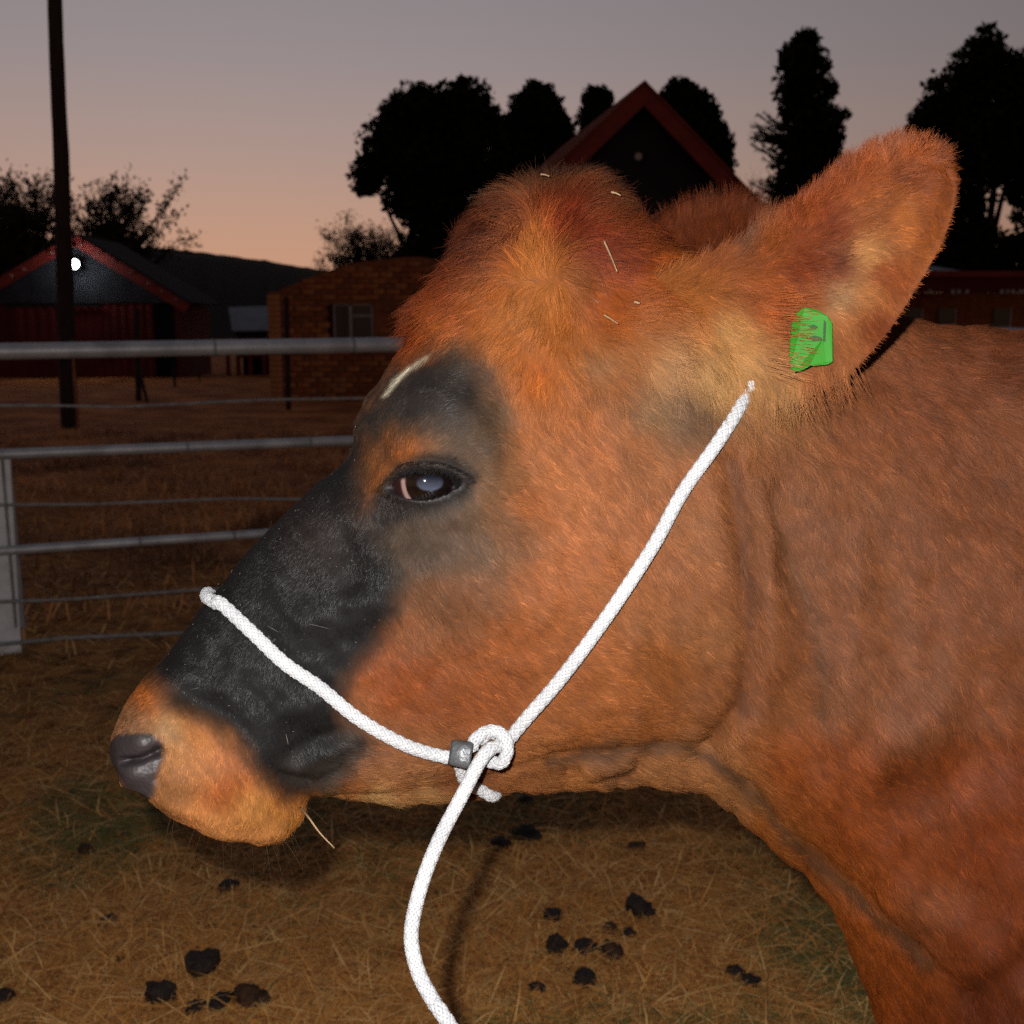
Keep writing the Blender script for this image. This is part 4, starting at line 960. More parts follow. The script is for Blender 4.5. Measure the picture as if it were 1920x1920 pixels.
cow = empty('cow', (0.5, .87, 0)); tag(cow, 'reddish brown cow with black face, seen in profile facing left, wearing a white halter', 'cow')
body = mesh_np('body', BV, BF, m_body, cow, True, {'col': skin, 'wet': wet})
bm_ = body.data; bm_.validate()

# ---- hair
HD = """250 1330 -.6 .8;300 1300 -.6 .8;400 1200 -.7 .7;350 1400 .2 1;450 1480 .1 1;420 1560 0 1;520 1540 .4 .9;300 1500 -.1 1;500 1100 -.6 .8;600 1000 -.5 .85;560 1250 -.4 .9;620 1150 -.4 .9;700 1300 .6 .8;560 1440 .4 .9;480 1380 0 1
700 1100 -.1 1;650 1200 -.2 1;650 1450 .95 .25;800 1490 1 .1;760 1360 .8 .5;900 1420 .9 .3;800 1150 .5 .85;900 1080 .6 .8;850 1000 .6 .75;1000 1000 .75 .65;1000 1200 .8 .6;1100 1100 .8 .6;1100 1300 .85 .45;1200 1200 .8 .55;1250 1350 .9 .35;1300 1050 .7 .7;1350 1250 .75 .6
740 730 -.6 .5;800 740 .7 -.25;860 720 .9 -.3;900 800 .9 .1;680 850 -.3 .95;700 900 -.2 1;760 840 .3 -.8;850 830 .8 -.4;950 880 .9 .35;780 980 .3 .95;720 1000 -.3 .95
840 620 -.7 .5;780 600 -.8 .35;800 520 -.75 .5;850 450 -.75 .5;900 400 -.7 -.1;900 340 -.75 -.45;960 310 -.2 -1;1020 310 .3 -1;1080 330 .6 -.7;1150 380 .8 -.5;1190 430 .9 -.1;950 400 -.4 .5;1050 430 .3 -.4;1100 480 .8 .4;1150 540 .8 .5
900 600 -.6 .7;1000 500 -.15 -.9;1000 560 -.3 .9;960 620 -.6 .75;1050 620 -.3 .9;1080 700 .4 .8;1000 720 -.1 .95;1000 800 .4 .9;1100 800 .6 .75;1150 620 .8 .3;1200 560 .9 -.1;1250 500 .9 -.3;1300 480 .9 -.35;1200 700 .6 .8;1280 640 .75 .5;1300 700 .55 .85;1350 720 .45 .9;1250 780 .6 .8;1400 760 .4 .9;1350 620 .8 .35;1300 860 .55 .85
1450 850 .4 .9;1500 750 .3 .9;1600 750 .3 .85;1700 700 .5 .7;1850 680 .8 .4;1600 900 .4 .9;1800 850 .5 .8;1500 1050 .45 .9;1700 1050 .5 .85;1850 1050 .5 .8;1450 1250 .5 .85;1600 1250 .55 .8;1750 1250 .6 .8;1450 1450 .7 .7;1300 1450 .8 .5;1150 1450 .9 .2;1550 1450 .7 .7;1700 1450 .7 .7;1850 1450 .6 .8;1500 1600 .7 .7;1650 1700 .6 .8;1800 1650 .65 .75;1700 1850 .45 .9;1850 1850 .4 .9"""
ED = """1250 520 .8 -.4;1320 490 .85 -.5;1420 440 .85 -.55;1500 390 .8 -.65;1580 320 .7 -.75;1660 280 .5 -.85;1710 265 .3 -.95;1760 290 .8 -.5;1775 350 .95 -.1;1750 420 .95 .1;1700 400 .85 -.35;1640 360 .75 -.6;1560 440 .8 -.6;1640 480 .9 -.25;1700 510 .95 .15;1600 560 .9 -.2;1640 600 .8 .3;1560 640 .8 .35;1500 540 .9 -.35;1440 560 .95 -.15;1440 640 .95 .2;1480 650 .95 .22;1400 700 .8 .55;1450 730 .7 .7;1540 700 .6 .75;1350 620 .9 .25;1330 720 .5 .85"""
HL = "250 1340 4;350 1400 3.5;430 1560 5;540 1530 6;300 1480 3;500 1400 5;400 1200 5;600 1050 5;600 1250 5.5;700 1120 6;650 1450 8;750 1510 11;850 1500 11;720 750 5;800 730 6;680 870 6;800 850 4;800 970 5;900 900 6;860 780 7;1000 900 9;1000 1100 8;1150 1250 8;1300 1250 8.5;1150 1480 10;1400 1530 11;1600 1750 10;1450 1000 8.5;1600 1100 8.5;1800 1100 9;1700 1400 9;1850 1600 10;1600 750 10;1850 680 13;840 620 11;780 600 14;800 500 16;850 430 20;880 370 24;930 320 26;1000 310 27;1080 330 25;1150 390 22;1180 440 20;1000 420 20;1080 460 18;1000 520 15;1100 560 15;1200 540 18;1250 490 20;1000 640 12;1100 700 12;1200 650 15;1300 650 19;1350 720 20;1400 740 20;1280 780 13;1250 850 10"
def parse2(s):
    return np.array([[float(q) for q in e.split()] for ln in s.split('\n') for e in ln.split(';') if e.strip()])
hd, edr, hl = parse2(HD), parse2(ED), parse2(HL)

def hair_object(name, pts, nseg, colr, nor, rad, mat_, parent, taper=(1.0, .95, .7, .15)):
    """pts (n,nseg,3)"""
    n = len(pts)
    hc = bpy.data.hair_curves.new(name); hc.add_curves([nseg] * n)
    o0 = np.array([0.0, 0, 0]); p = parent
    while p is not None: o0 = o0 + np.array(p.location); p = p.parent
    hc.attributes['position'].data.foreach_set('vector', (pts - o0).astype(np.float32).ravel())
    ra = hc.attributes.get('radius') or hc.attributes.new('radius', 'FLOAT', 'POINT')
    tp = np.interp(np.linspace(0, 1, nseg), np.linspace(0, 1, len(taper)), taper)
    ra.data.foreach_set('value', (np.broadcast_to(rad, (n,))[:, None] * tp[None]).astype(np.float32).ravel())
    ga = hc.attributes.new('gloss', 'FLOAT', 'CURVE'); ga.data.foreach_set('value', np.clip(1 - np.asarray(colr).max(1) * 38, 0, 1).astype(np.float32))
    ca = hc.attributes.new('hair_col', 'FLOAT_COLOR', 'CURVE'); ca.data.foreach_set('color', np.concatenate([colr, np.ones((n, 1))], 1).astype(np.float32).ravel())
    na = hc.attributes.new('skin_n', 'FLOAT_VECTOR', 'CURVE'); na.data.foreach_set('vector', nor.astype(np.float32).ravel())
    hc.materials.append(mat_)
    return link(bpy.data.objects.new(name, hc), parent)
m_hair, n_, l_, b_ = mat_new('cow_hair')
ah = n_.new('ShaderNodeAttribute'); ah.attribute_name = 'hair_col'; l_.new(ah.outputs['Color'], b_.inputs['Base Color'])
an = n_.new('ShaderNodeAttribute'); an.attribute_name = 'skin_n'
ge = n_.new('ShaderNodeNewGeometry')
vs = n_.new('ShaderNodeVectorMath'); vs.operation = 'SCALE'; vs.inputs['Scale'].default_value = 1.0; l_.new(an.outputs['Vector'], vs.inputs[0])
vs2 = n_.new('ShaderNodeVectorMath'); vs2.operation = 'SCALE'; vs2.inputs['Scale'].default_value = .85; l_.new(ge.outputs['Normal'], vs2.inputs[0])
va = n_.new('ShaderNodeVectorMath'); va.operation = 'ADD'; l_.new(vs.outputs[0], va.inputs[0]); l_.new(vs2.outputs[0], va.inputs[1])
vn = n_.new('ShaderNodeVectorMath'); vn.operation = 'NORMALIZE'; l_.new(va.outputs[0], vn.inputs[0]); l_.new(vn.outputs[0], b_.inputs['Normal'])
ag = n_.new('ShaderNodeAttribute'); ag.attribute_name = 'gloss'
for inp, lo, hi in (('Roughness', .5, .42), ('Specular IOR Level', .09, .16)):
    mg = n_.new('ShaderNodeMapRange'); mg.inputs[3].default_value = lo; mg.inputs[4].default_value = hi; l_.new(ag.outputs['Fac'], mg.inputs[0]); l_.new(mg.outputs[0], b_.inputs[inp])

def sample_surface(n, weight, seed):
    r = np.random.default_rng(seed)
    w = area * weight; k = r.choice(len(tri), n, p=w / w.sum())
    s = np.sqrt(r.random(n)); t = r.random(n); bc = np.stack([1 - s, s * (1 - t), s * t], -1)
    T = tri[k]; P = (BV[T] * bc[..., None]).sum(1); N = nrm((VN[T] * bc[..., None]).sum(1)); return P, N, BZ[T[:, 0]], r
cen = (BV[tri[:, 0]] + BV[tri[:, 1]] + BV[tri[:, 2]]) / 3
tn = nrm(fnr); vd = nrm(cen - C0); facing = -(tn * vd).sum(1); tpx = project(cen)
inside = ((tpx[:, 0] > -60) & (tpx[:, 0] < 2010) & (tpx[:, 1] > -60) & (tpx[:, 1] < 2010))
pad_t = pad[tri].mean(1); eye_t = eyeskin[tri].mean(1)
wgt = np.where(facing > -.35, 1.0, .12) * np.where(inside, 1.0, np.where((tpx[:, 0] > -60) & (tpx[:, 0] < 2700) & (tpx[:, 1] < 2300), .35, .04)) * (pad_t < .45) * (eye_t < .55)
wgt = wgt * np.where(BZ[tri[:, 0]] == 3, .05, 1) * np.where(tri[:, 0] >= 0, 1, 1)
wgt *= np.where((BZ[tri[:, 0]] == 1) & (facing < -.1), .25, 1)
wgt *= np.where((BZ[tri[:, 0]] == 1) & (facing < .25) & (poly_dist(tpx, EAR_LO) < 30), 0, 1)
wgt *= np.where((BZ[tri[:, 0]] == 1) & (tpx[:, 0] > 1512) & (tpx[:, 0] < 1572) & (poly_dist(tpx, TAG, True) * np.where(poly_inside(tpx, TAG), 0, 1) < 9), .0, 1)
wgt *= np.where((tpx[:, 0] < 760) & (tpx[:, 1] > 850) & (BZ[tri[:, 0]] == 0), 1.5, 1.0)

def side0(N, T): return np.cross(N, T)
CLUMP = ((.0020, .5, .12, 11), (.0052, .22, .10, 17))
def grow(P, N, Z, r, Lmul=.95, lift0=.17, jit=.11, nseg=4, Lfix=None, clump=CLUMP):
    px = project(P); n = len(P)
    D = idw(px, hd[:, :2], hd[:, 2:4], 3.0)
    L = idw(px, hl[:, :2], hl[:, 2:3], 3.5)[:, 0] / 1000
    e = Z == 1
    if e.any():
        D[e] = idw(px[e], edr[:, :2], edr[:, 2:4], 3.5); L[e] = (.0078 + .004 * (px[e][:, 0] < 1450)) * np.clip(.45 + poly_dist(px[e], EAR_LO) / 60, 0, 1) * np.where((N[e] * nrm(P[e] - C0)).sum(1) > .05, .5, 1)
    f = Z == 2
    if f.any(): D[f] = (.25, -1); L[f] = .015
    L = L * Lmul * r.uniform(.6, 1.25, n)
    if Lfix is not None: L = Lfix
    ang = .32 * fbm(P * 38, 61, 2) + .22 * fbm(P * 130, 62, 2) + r.normal(0, jit, n)
    ca, sa = np.cos(ang), np.sin(ang); D = np.stack([D[:, 0] * ca - D[:, 1] * sa, D[:, 0] * sa + D[:, 1] * ca], -1)
    W = D[:, :1] * RGT - D[:, 1:] * UPV
    T = nrm(W - N * (W * N).sum(1, keepdims=True))
    lift = np.clip(lift0 + r.normal(0, .12, n) + .15 * vnoise(P * 60, 64), .06, 1.2)
    side = np.cross(N, T); bend = (r.normal(0, .14, n) + .2 * vnoise(P * 110, 65))[:, None]
    sleek = np.maximum(poly_mask(px, NOSE_BLACK, 30), poly_mask(px, BROW_BLACK, 30)) * (Z == 0) * (Lfix is None)
    L = L * (1 - .38 * sleek); lift = lift * (1 - .62 * sleek)
    t = np.linspace(0, 1, nseg)[None, :, None]
    pull = np.zeros_like(P); ctone = np.ones(n)
    for size, amt, tone, sd in clump:
        q = P / size + .45 * np.stack([vnoise(P / size * .7, sd + 1), vnoise(P / size * .7, sd + 2), vnoise(P / size * .7, sd + 3)], -1)
        _, inv = np.unique(np.floor(q).astype(np.int64) @ np.array([1, 100003, 10000600009]), return_inverse=True)
        cnt = np.bincount(inv); cen_ = np.stack([np.bincount(inv, P[:, k]) / cnt for k in range(3)], -1)[inv]
        pull += (cen_ - P) * amt * (1 - .75 * sleek)[:, None]; ctone *= np.exp(r.normal(0, tone, len(cnt)))[inv]
        dv_ = r.normal(0, .15, (len(cnt), 2))[inv] * (1 - .8 * sleek)[:, None]; T = nrm(T + side0(N, T) * dv_[:, :1]); lift = np.clip(lift + dv_[:, 1] * .35, .05, 1.2)
    side = np.cross(N, T)
    grow.tone = ctone
    pts = P[:, None] + pull[:, None] * t ** 1.3 + L[:, None, None] * (t * (T * np.cos(lift)[:, None])[:, None] + (t - .55 * t * t) * (N * np.sin(lift)[:, None])[:, None] + t * t * (side * bend)[:, None])
    return pts, px, L
def coat(name, n, weight, seed, rad, **kw):
    P, N, Z, r = sample_surface(n, weight, seed)
    pts, px, L = grow(P, N, Z, r, **kw)
    c = coat_rgb(P, px, Z) * (np.exp(r.normal(0, .15, len(P))) * grow.tone)[:, None]
    dk = r.random(len(P)); c = np.where((dk < .04)[:, None], c * .7, c); lt = (dk > .975)[:, None]; c = np.where(lt, c * 1.4 + .003, c)
    return hair_object(name, pts, 4, c, N, rad * r.uniform(.7, 1.3, len(P)), m_hair, cow)
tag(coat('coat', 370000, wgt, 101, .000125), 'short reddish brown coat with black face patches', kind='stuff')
# longer shaggy hair over the poll, the ear rims and the far ear
cpx = tpx
poll_w = np.exp(-((cpx[:, 0] - 1020) / 150) ** 2 - ((cpx[:, 1] - 350) / 95) ** 2) * (BZ[tri[:, 0]] == 0) * (facing > -.7)
tag(coat('poll_tuft', 9000, poll_w, 102, .00014, Lmul=1.5, lift0=.55, jit=.22, clump=((.006, .75, .2, 11), (.014, .3, .15, 17))), 'long tousled greyish brown hair on the poll', kind='stuff')
earw = (BZ[tri[:, 0]] == 1) * (facing > -.2) * np.exp(-(poly_dist(cpx, EAR_UP[2:]) / 22) ** 2)
tag(coat('ear_fringe', 5000, earw, 103, .00011, Lmul=1.35, lift0=.35, jit=.25), 'soft hair fringing the ears', kind='stuff')

# hair hanging from the root of the ear over the halter, and the forelock
def tufts(name, label, n, wt, seed, dirs, Lr, rad, lift, cl):
    P, N, Z, r = sample_surface(n, wt, seed)
    px = project(P); c = coat_rgb(P, px, Z)
    D = np.tile(np.array(dirs, float), (n, 1)) + r.normal(0, .16, (n, 2)); W = D[:, :1] * RGT - D[:, 1:] * UPV
    T = nrm(W - N * (W * N).sum(1, keepdims=True) * .8); L = r.uniform(Lr[0], Lr[1], n)
    q = P / cl + .4 * np.stack([vnoise(P / cl, 5), vnoise(P / cl, 6), vnoise(P / cl, 7)], -1)
    _, inv = np.unique(np.floor(q).astype(np.int64) @ np.array([1, 100003, 10000600009]), return_inverse=True)
    cnt = np.bincount(inv); cen_ = np.stack([np.bincount(inv, P[:, k]) / cnt for k in range(3)], -1)[inv]
    dv = r.normal(0, .22, (len(cnt), 3))[inv]; T = nrm(T + dv); tone = np.exp(r.normal(0, .15, len(cnt)))[inv] * np.exp(r.normal(0, .12, n))
    t = np.linspace(0, 1, 5)[None, :, None]
    pts = P[:, None] + (cen_ - P)[:, None] * .7 * t ** 1.2 + L[:, None, None] * (t * T[:, None] + (t - .7 * t * t) * lift * N[:, None] - np.array([0, 0, .12]) * t * t)
    return tag(hair_object(name, pts, 5, c * tone[:, None], N, rad * r.uniform(.7, 1.3, n), m_hair, cow), label, kind='stuff')
z1 = BZ[tri[:, 0]]
tufts('ear_root_hair', 'pale hair hanging from the root of the near ear', 2300, ((z1 == 1) * (facing > .1) + (z1 == 0) * (facing > .1)) * np.exp(-(poly_dist(tpx, [(1290, 700), (1360, 745), (1440, 748), (1530, 712), (1580, 690)]) / 22) ** 2), 401, (.38, .92), (.012, .026), .00012, .25, .004)
tufts('forelock', 'reddish forelock tuft jutting from the forehead', 1300, (z1 == 0) * np.exp(-((tpx[:, 0] - 795) / 22) ** 2 - ((tpx[:, 1] - 568) / 38) ** 2) * (facing > -.9), 402, (-.95, .12), (.008, .024), .00012, .3, .006)
tufts('poll_wisps', 'loose wisps sticking out of the poll', 6000, (z1 == 0) * (facing > -.9) * (facing < .75) * np.exp(-(np.minimum(poly_dist(tpx, [(850, 450), (915, 378), (1005, 340)]), poly_dist(tpx, [(1005, 345), (1100, 352), (1190, 412)])) / 30) ** 2), 403, (.05, -.45), (.012, .030), .00013, .40, .015)

# ---- eyes
def eye_part(mirror):
    ang = np.linspace(0, 2 * math.pi, 16, endpoint=False); pts = []
    for a in ang:
        h, _ = hit(EYE[0] + 1.28 * EA * math.cos(a), EYE[1] + 1.28 * EB * math.sin(a))
        if h is not None: pts.append(h)
    c = np.mean(pts, 0); A0 = math.radians(11); nlat = np.array([math.sin(A0), -math.cos(A0), 0.0])
    Rr = .0220; ctr = c - nlat * (Rr + .0006)
    # gaze so that the pupil shows at its place
    d = nrm(ray(807, 903)); oc = C0 - ctr; bq = d @ oc; q = bq * bq - (oc @ oc - Rr * Rr)
    g = nrm(C0 + d * (-bq - math.sqrt(max(q, 0))) - ctr)
    if mirror:
        sag = np.array([math.cos(A0), math.sin(A0), 0]); P0 = np.array([sT[12][0], sT[12][1], 0.0])
        nn = np.array([nlat[0], nlat[1], 0.0]); ctr = ctr - 2 * nn * ((ctr - P0) @ nn); g = g - 2 * nn * (g @ nn)
    nu, nv = 64, 96
    right = nrm(np.cross(g, [0, 0, 1])); upv = np.cross(right, g)
    ph = np.linspace(0, math.pi * .8, nu); tv = np.linspace(0, 2 * math.pi, nv, endpoint=False)
    x = np.sin(ph)[:, None] * np.cos(tv); y = np.sin(ph)[:, None] * np.sin(tv); z = np.cos(ph)[:, None] + 0 * tv
    V = ctr + Rr * (x[..., None] * right + y[..., None] * upv + (z * (1 + .05 * np.exp(-(ph[:, None] / .6) ** 2)))[..., None] * g)
    F = grid_faces(nu, nv, 0)
    X, Yq = x.reshape(-1), y.reshape(-1); sx = 1.0
    P = np.stack([(X if mirror else -X) * Rr * 3000, Yq * Rr * 3000], -1)      # picture px about the pupil
    ri = np.hypot(P[:, 0] - 8, P[:, 1]); n_ = fbm(P / 9, 3, 2)
    col = np.tile(np.array(lin(26, 17, 14)), (len(P), 1)) * (1 + .5 * n_[:, None])
    rim = (np.clip((ri - 40) / 8, 0, 1) * .7)[:, None]; col = col * (1 - rim) + np.array(lin(38, 22, 17)) * rim
    scl = (np.clip((ri - 53) / 2, 0, 1) * np.clip((10 - P[:, 0]) / 10, 0, 1) * np.clip((10 - P[:, 1]) / 6, 0, 1))[:, None]; col = col * (1 - scl) + np.array(lin(188, 150, 143)) * scl
    car = (np.clip((ri - 59) / 3, 0, 1) * np.clip((10 - P[:, 0]) / 10, 0, 1))[:, None]; col = col * (1 - car) + np.array(lin(58, 34, 36)) * car
    pr = np.sqrt((P[:, 0] / 28) ** 2 + ((P[:, 1] + 2) / 17) ** 2)
    pu = np.clip((1.0 - pr) / .14, 0, 1)[:, None]; low = np.clip((10 - P[:, 1]) / 24, 0, 1)[:, None] ** 1.3
    col = col * (1 - pu) + (np.array(lin(30, 32, 42)) * (1 - low) + np.array(lin(92, 98, 116)) * low) * pu  # milky flash reflection painted into the pupil, brighter lower down
    me, n2, l2, b2 = mat_new('eyeball'); ac = n2.new('ShaderNodeAttribute'); ac.attribute_name = 'col'; l2.new(ac.outputs['Color'], b2.inputs['Base Color'])
    b2.inputs['Roughness'].default_value = .06; b2.inputs['Specular IOR Level'].default_value = .6
    e = mesh_np('eyeball', V.reshape(-1, 3), F[:, ::-1] if not mirror else F, me, cow, True, {'col': col / 3.4})
    return e
eye_part(False); eye_part(True)
# lashes on the upper lid
r = np.random.default_rng(5); LP = []
for k in range(170):
    t = r.uniform(-.9, .95); x = EYE[0] + EA * 1.04 * t; y = EYE[1] - EB * 1.0 * math.sqrt(1 - min(t * t, .99)) - r.uniform(0, 4)
    h, n__ = hit(x, y - 4)
    if h is None: continue
    d = nrm(np.array([.25 * t - .2 + r.normal(0, .15), -.75, -.35 + r.normal(0, .15)])); L = r.uniform(.007, .013)
    s_ = np.linspace(0, 1, 4)[:, None]; LP.append(h + d * L * s_ + np.array([0, 0, .25]) * L * s_ ** 2)
LP = np.array(LP); tag(hair_object('eyelashes', LP, 4, np.tile((.006, .005, .005), (len(LP), 1)), np.tile((0, -1.0, 0), (len(LP), 1)), .00013, m_hair, cow), kind='stuff')

# =================================================================== HALTER (white braided rope)
M['rope'] = mat('white_rope', (0.36, 0.36, 0.36), (0.30, 0.30, 0.31), 40, .8, .15)
M['rope_core'] = mat('rope_core', (0.06, 0.06, 0.065), (0.04, 0.04, 0.045), 40, .9, .1)
M['clip'] = mat('grey_clip', (0.075, 0.078, 0.082), (0.045, 0.047, 0.05), 60, .4, .5, .3, .3, 120)
RR = .0045
halter = empty('rope_halter', at(915, 1400, .70)); tag(halter, 'white braided rope halter with a lead rope hanging from its knot under the jaw', 'halter')
def braid(name, P, rad=RR, parent=None, nst=8, pitch=.028, step=.0011):
    """round braid: strands winding both ways, passing over and under each other"""
    P = resample(cr_spline(P, max(60, len(P) * 12)), step)
    T, N, B = frames(P); s = np.arange(len(P)) * step
    V_, F_ = [], []; off = 0
    for dirn in (1, -1):
        for k in range(nst):
            ph = dirn * 2 * math.pi * s / pitch + 2 * math.pi * k / nst
            wv_ = np.sin(nst * (2 * math.pi * s / pitch) + math.pi * k + (0 if dirn > 0 else math.pi))
            rr = rad * (.80 + .085 * wv_)
            C = P + (np.cos(ph)[:, None] * N + np.sin(ph)[:, None] * B) * rr[:, None]
            rad_dir = np.cos(ph)[:, None] * N + np.sin(ph)[:, None] * B
            tg = nrm(np.gradient(C, axis=0)); sd = np.cross(tg, rad_dir)
            a = np.linspace(0, 2 * math.pi, 6, endpoint=False)
            ring = sd[:, None] * (np.cos(a) * rad * .265)[None, :, None] + rad_dir[:, None] * (np.sin(a) * rad * .20)[None, :, None]
            V_.append((C[:, None] + ring).reshape(-1, 3)); F_.append(grid_faces(len(P), 6, off)); off += len(P) * 6
    o = mesh_np(name, np.concatenate(V_), np.concatenate(F_), M['rope'], parent or halter, True)
    Vc, Fc = tube_np(P, np.full(len(P), rad * .80), 12); mesh_np('rope_core', Vc, Fc, M['rope_core'], o, True)
    return o
def on_cow(pxs, lift):
    out = []
    for (x, y), lf in zip(pxs, np.broadcast_to(lift, (len(pxs),))):
        h, n__ = hit(x, y)
        out.append(h + n__ * lf if h is not None else None)
    return out
gi = lambda p: np.unravel_index(np.argmin(((G[:, :half] - p) ** 2).sum(-1)), (NU, half))
def far_of(p, lf):
    i, j = gi(p); jj_ = (NV - j) % NV; return G[i, jj_] + GN[i, jj_] * lf
# nose band: over the bridge of the nose, back along the cheek to the clip; mirrored on the far side
nb_px = [(425, 1140), (480, 1192), (540, 1242), (600, 1288), (670, 1338), (740, 1380), (790, 1400), (850, 1411)]
nb = on_cow(nb_px, RR + .0015)
i0, j0 = gi(nb[0])
itop = int(np.argmin(((project(uT) - (396, 1122)) ** 2).sum(1)))
bridge = []
for q in np.linspace(-j0, j0, 11).astype(int)[1:-1]:
    ib = int(round(i0 + (itop - i0) * (1 - (abs(q) / max(j0, 1)) ** 2))) if q > 0 else itop - int(3 * abs(q) / max(j0, 1)); bridge.append(G[ib, q % NV] + GN[ib, q % NV] * (RR * (.8 if q > -.4 * j0 else .3)))
def far_low(p, lf):
    i, j = gi(p); i = max(i - 16, 0); jj_ = (NV - j) % NV; return G[i, jj_] + GN[i, jj_] * lf
farp = [far_low(p, .001) for p in nb]
braid('nose_band', farp[::-1] + bridge + nb)
# cheek rope: from the knot up behind the ear, over the neck and down the far side
ck_px = [(935, 1392), (985, 1340), (1040, 1275), (1100, 1198), (1160, 1112), (1220, 1018), (1275, 925), (1330, 838), (1375, 778), (1402, 738)]
ck = on_cow(ck_px[:-2], RR + .002) + [hit(*ck_px[-2])[0] + hit(*ck_px[-2])[1] * .003, hit(*ck_px[-1])[0] - hit(*ck_px[-1])[1] * .003]
tpx_top = project(uT)[:, 0]; i1 = int(np.argmin(np.abs(tpx_top - 1500))); over = []
NPX = project(G[:, :half].reshape(-1, 3))
for q in ((1420, 705), (1450, 655), (1478, 605), (1498, 565)):
    k = int(np.argmin(((NPX - q) ** 2).sum(1) + (G[:, :half].reshape(-1, 3)[:, 1] > .9) * 1e6)); i_, j_ = divmod(k, half); over.append(G[i_, j_] + GN[i_, j_] * (RR if q[0] > 1430 else 0))
for j in (5, NV - 10, NV - 40, NV - 80): over.append(G[i1, j % NV] + GN[i1, j % NV] * RR)
farck = [far_of(p, RR) for p in ck[:-2][::-1][::2]]
braid('cheek_rope', ck + over + farck)
# knot, clip, throat loop and lead
kc = hit(922, 1404)[0] + np.array([.002, -.010, 0])
ex, ez = RGT, UPV
def knot_pt(x, y, dz): return at(x, y, 1.0) * 0 + C0 + nrm(ray(x, y)) * (np.linalg.norm(kc - C0) - dz)
braid('knot', [knot_pt(940, 1382, .000), knot_pt(915, 1372, .006), knot_pt(893, 1385, .010), knot_pt(885, 1402, .006)], RR * .98)
braid('knot_loop', [knot_pt(900, 1388, .002), knot_pt(922, 1370, .008), knot_pt(946, 1382, .012), knot_pt(951, 1408, .012), knot_pt(940, 1430, .008), knot_pt(918, 1428, .002)], RR * .98)
lead = [knot_pt(935, 1398, .012), knot_pt(915, 1408, .0185), knot_pt(895, 1436, .0195), knot_pt(866, 1492, .020), knot_pt(830, 1560, .024), knot_pt(800, 1630, .028), knot_pt(779, 1700, .030), knot_pt(771, 1760, .032), knot_pt(784, 1822, .034), knot_pt(812, 1876, .036), knot_pt(845, 1925, .038)]
tailp = np.array([lead[-1] + [.05, -.01, -.08], lead[-1] + [.10, -.02, -.20], lead[-1] + [.12, 0, -.40], lead[-1] * [1, 1, 0] + [.12, .0, .30], lead[-1] * [1, 1, 0] + [.14, .02, .012]])
braid('lead_rope', lead + list(tailp), RR * 1.02)
throat = [hit(862, 1428)[0] + np.array([0, -.004, 0]), hit(872, 1458)[0] + np.array([0, -.005, 0]), hit(900, 1470)[0] + np.array([0, -.003, -.003])]
throat += [throat[-1] + np.array([.010, .012, -.010]), throat[-1] + np.array([.014, .05, -.014])]
braid('throat_loop', throat, RR * .95)
# flat grey clip folded round the rope
cl0, cl1 = knot_pt(843, 1410, .006), knot_pt(884, 1417, .010)
u = nrm(cl1 - cl0); nf = nrm(C0 - cl0); wv2 = np.cross(nf, u)
def clip_mesh():
    a = np.linspace(0, 2 * math.pi, 18, endpoint=False); rows = []
    for t, hw, th_ in ((0, .0082, .0072), (.15, .0090, .0078), (.85, .0096, .0080), (1, .0088, .0072)):
        c = cl0 + (cl1 - cl0) * t + wv2 * .0015 * 0
        rows.append([c + wv2 * hw * np.sign(math.cos(q)) * abs(math.cos(q)) ** .6 + nf * th_ * np.sign(math.sin(q)) * abs(math.sin(q)) ** .6 for q in a])
    V = np.array(rows).reshape(-1, 3); return V, grid_faces(4, 18, 0)
Vc, Fc = clip_mesh(); co = mesh_np('clip', Vc, Fc, M['clip'], halter, True)
co.modifiers.new('s', 'SOLIDIFY').thickness = .0012

# =================================================================== EAR TAG
M['tag'] = mat('green_plastic', (0.022, 0.140, 0.012), (0.017, 0.112, 0.009), 30, .55, .12)
M['tag_ink'] = mat('tag_ink', (0.018, 0.050, 0.012), (0.012, 0.030, 0.009), 30, .6, .2)
th_h, th_n = hit(1530, 640)
tY = min(hit(x, y)[0][1] for x, y in TAG[1:7]) - .0045
tagb = empty('ear_tag', at(1520, 640, tY)); tag(tagb, 'bright green plastic tag in the near ear of the cow', 'ear tag')
tb = MB().prism([at(x, y, tY + max(0, 1518 - x) * .00034) for x, y in TAG], (0, .0018, 0)).build('plate', M['tag'], tagb, bevel=.0005)
for poly in ([(1519, 632), (1528, 629), (1541, 633), (1540, 638), (1523, 638)], [(1516, 612), (1526, 608), (1534, 613), (1528, 617)], [(1545, 600), (1549, 604), (1547, 640), (1544, 640)]):
    MB().prism([at(x, y, tY - .0009) for x, y in poly], (0, .0006, 0)).build('ink_mark', M['tag_ink'], tagb)
c = at(1532, 600, tY - .001); a = np.linspace(0, 2 * math.pi, 16, endpoint=False)
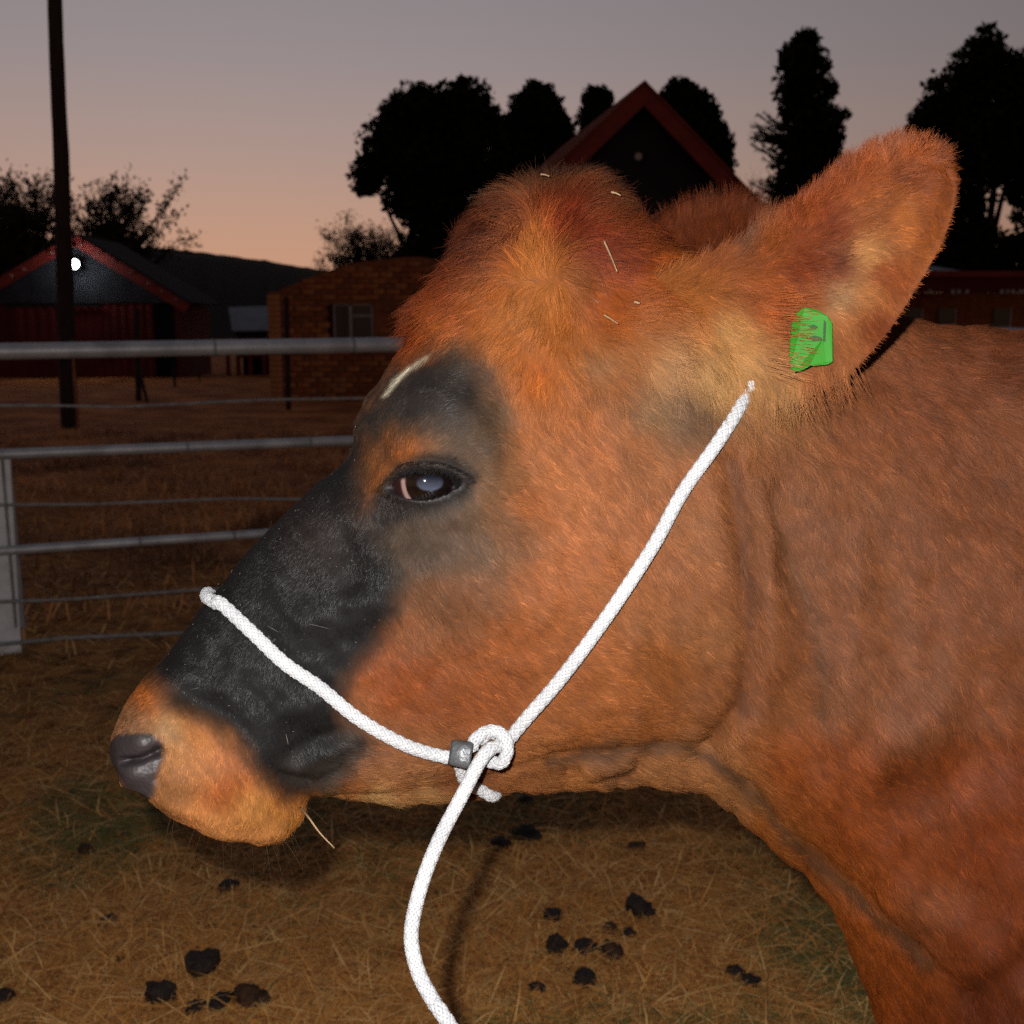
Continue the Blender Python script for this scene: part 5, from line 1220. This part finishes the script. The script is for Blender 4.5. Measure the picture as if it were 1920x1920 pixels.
# long ear-mouth hairs falling across the tag
r = np.random.default_rng(9); nH = 160
hx = 1494 - 55 * r.random(nH); hy = r.uniform(545, 705, nH); hx += (hy > 650) * -10
HP, HC, HN = [], [], []
hq, hz = np.stack([hx, hy], -1), []
for x, y in hq:
    h, n__ = hit(x, y); HP.append(h if h is not None else C0 + [0, 3, 0]); HN.append(n__ if n__ is not None else (0, -1, 0))
HP, HN = np.array(HP), np.array(HN)
L = r.uniform(.006, .015, nH); ang = r.normal(0, .12, nH) + .18 * vnoise(HP * 120, 4) + np.interp(hy, [545, 620, 705], [-.12, .12, .36])
Dp = np.cos(ang)[:, None] * RGT - np.sin(ang)[:, None] * UPV
tq = np.linspace(0, 1, 5)[None, :, None]
yoff = np.minimum(0, (tY - .0015) - HP[:, 1])
pts = HP[:, None] + L[:, None, None] * tq * Dp[:, None] + np.array([0, 1.0, 0]) * (np.clip(tq * 1.3, 0, 1) * (yoff - r.uniform(0, .004, nH))[:, None, None]) 
ec = idw(hq, ecp, ecv); ecl = linA(np.clip(ec * r.uniform(.95, 1.3, (nH, 1)), 0, 250)) / FLASH_GAIN
tag(hair_object('ear_hair', pts, 5, ecl, np.tile(nrm(np.array([0, -1.0, .15])), (nH, 1)), .00014, m_hair, cow), 'pale hair from the ear base falling across the green tag', kind='stuff')

# =================================================================== LOOSE STRAWS
M['straw'] = mat('straw', (0.22, 0.14, 0.07), (0.16, 0.10, 0.05), 80, .6, .3)
def straw(P, rad, label, group=None):
    o = empty('hay_stem', P[0]); tag(o, label, 'hay stem', group)
    MB().tube(cr_spline(P, 14), np.linspace(rad, rad * .55, 14), 6).build('stalk', M['straw'], o, True); return o
m0 = hit(560, 1518)[0]
straw([m0 + [0, .004, 0], knot_pt(578, 1532, .0), knot_pt(600, 1562, .005), knot_pt(627, 1590, .004)], .0008, 'thin pale hay stem dangling from the corner of the mouth')
def on_coat(a, b, up): 
    (p, n1), (q, n2) = hit(*a), hit(*b)
    return [p + n1 * up * .9, (p + q) / 2 + (n1 + n2) * .5 * up * .97, q + n2 * up]
straw(on_coat((1122, 474), (1154, 526), .016), .0008, 'pale hay stem lying in the long hair behind the poll', 'hay stems caught in the coat')
straw(on_coat((1136, 604), (1162, 620), .011), .0007, 'short pale hay stem stuck to the brow between horn bump and ear', 'hay stems caught in the coat')
straw(on_coat((1190, 580), (1199, 584), .011), .0010, 'tiny pale hay crumb on the brow in front of the ear', 'hay stems caught in the coat')
straw(on_coat((1018, 378), (1028, 386), .024), .0008, 'tiny hay crumb in the middle of the dark poll hair', 'hay stems caught in the coat')
straw(on_coat((1122, 400), (1131, 406), .022), .0008, 'tiny hay crumb at the back of the poll tuft', 'hay stems caught in the coat')
# pale dander flecks and stray bent hairs over the black nose
P, N, Z, r = sample_surface(210, (poly_mask(tpx, NOSE_BLACK, 30) * .8 + .10 * np.exp(-((tpx[:, 0] - 900) / 260) ** 2 - ((tpx[:, 1] - 520) / 200) ** 2)) * (facing > .2) * (BZ[tri[:, 0]] == 0), 301)
L = np.where(r.random(len(P)) < .965, r.uniform(.0005, .0016, len(P)), r.uniform(.006, .014, len(P)))
pts, px_, _ = grow(P + N * .0028, N, Z, r, lift0=.3, jit=1.2, Lfix=L)
tag(hair_object('dander', pts, 4, np.tile(np.array((.10, .09, .078)), (len(P), 1)) * r.uniform(.2, 1.3, (len(P), 1)), N, .00012, m_hair, cow, (1, 1, .9, .6)), 'pale flecks of dander on the dark face', kind='stuff')

# sparse whiskers about the lips
P, N, Z, r = sample_surface(18, (BZ[tri[:, 0]] == 0) * (facing > -.2) * np.exp(-(poly_dist(tpx, [(300, 1500), (350, 1555), (430, 1585), (520, 1570), (555, 1530)]) / 26) ** 2), 501)
L = r.uniform(.012, .034, len(P)); d = nrm(N * .8 + np.array([0, -.1, -.5]) + r.normal(0, .25, (len(P), 3))); tq = np.linspace(0, 1, 6)[None, :, None]
tag(hair_object('whiskers', P[:, None] + L[:, None, None] * (tq * d[:, None] - np.array([0, 0, .35]) * tq ** 2), 6, np.tile((.06, .045, .03), (len(P), 1)), N, .00007, m_hair, cow), 'fine whiskers on the lips', kind='stuff')
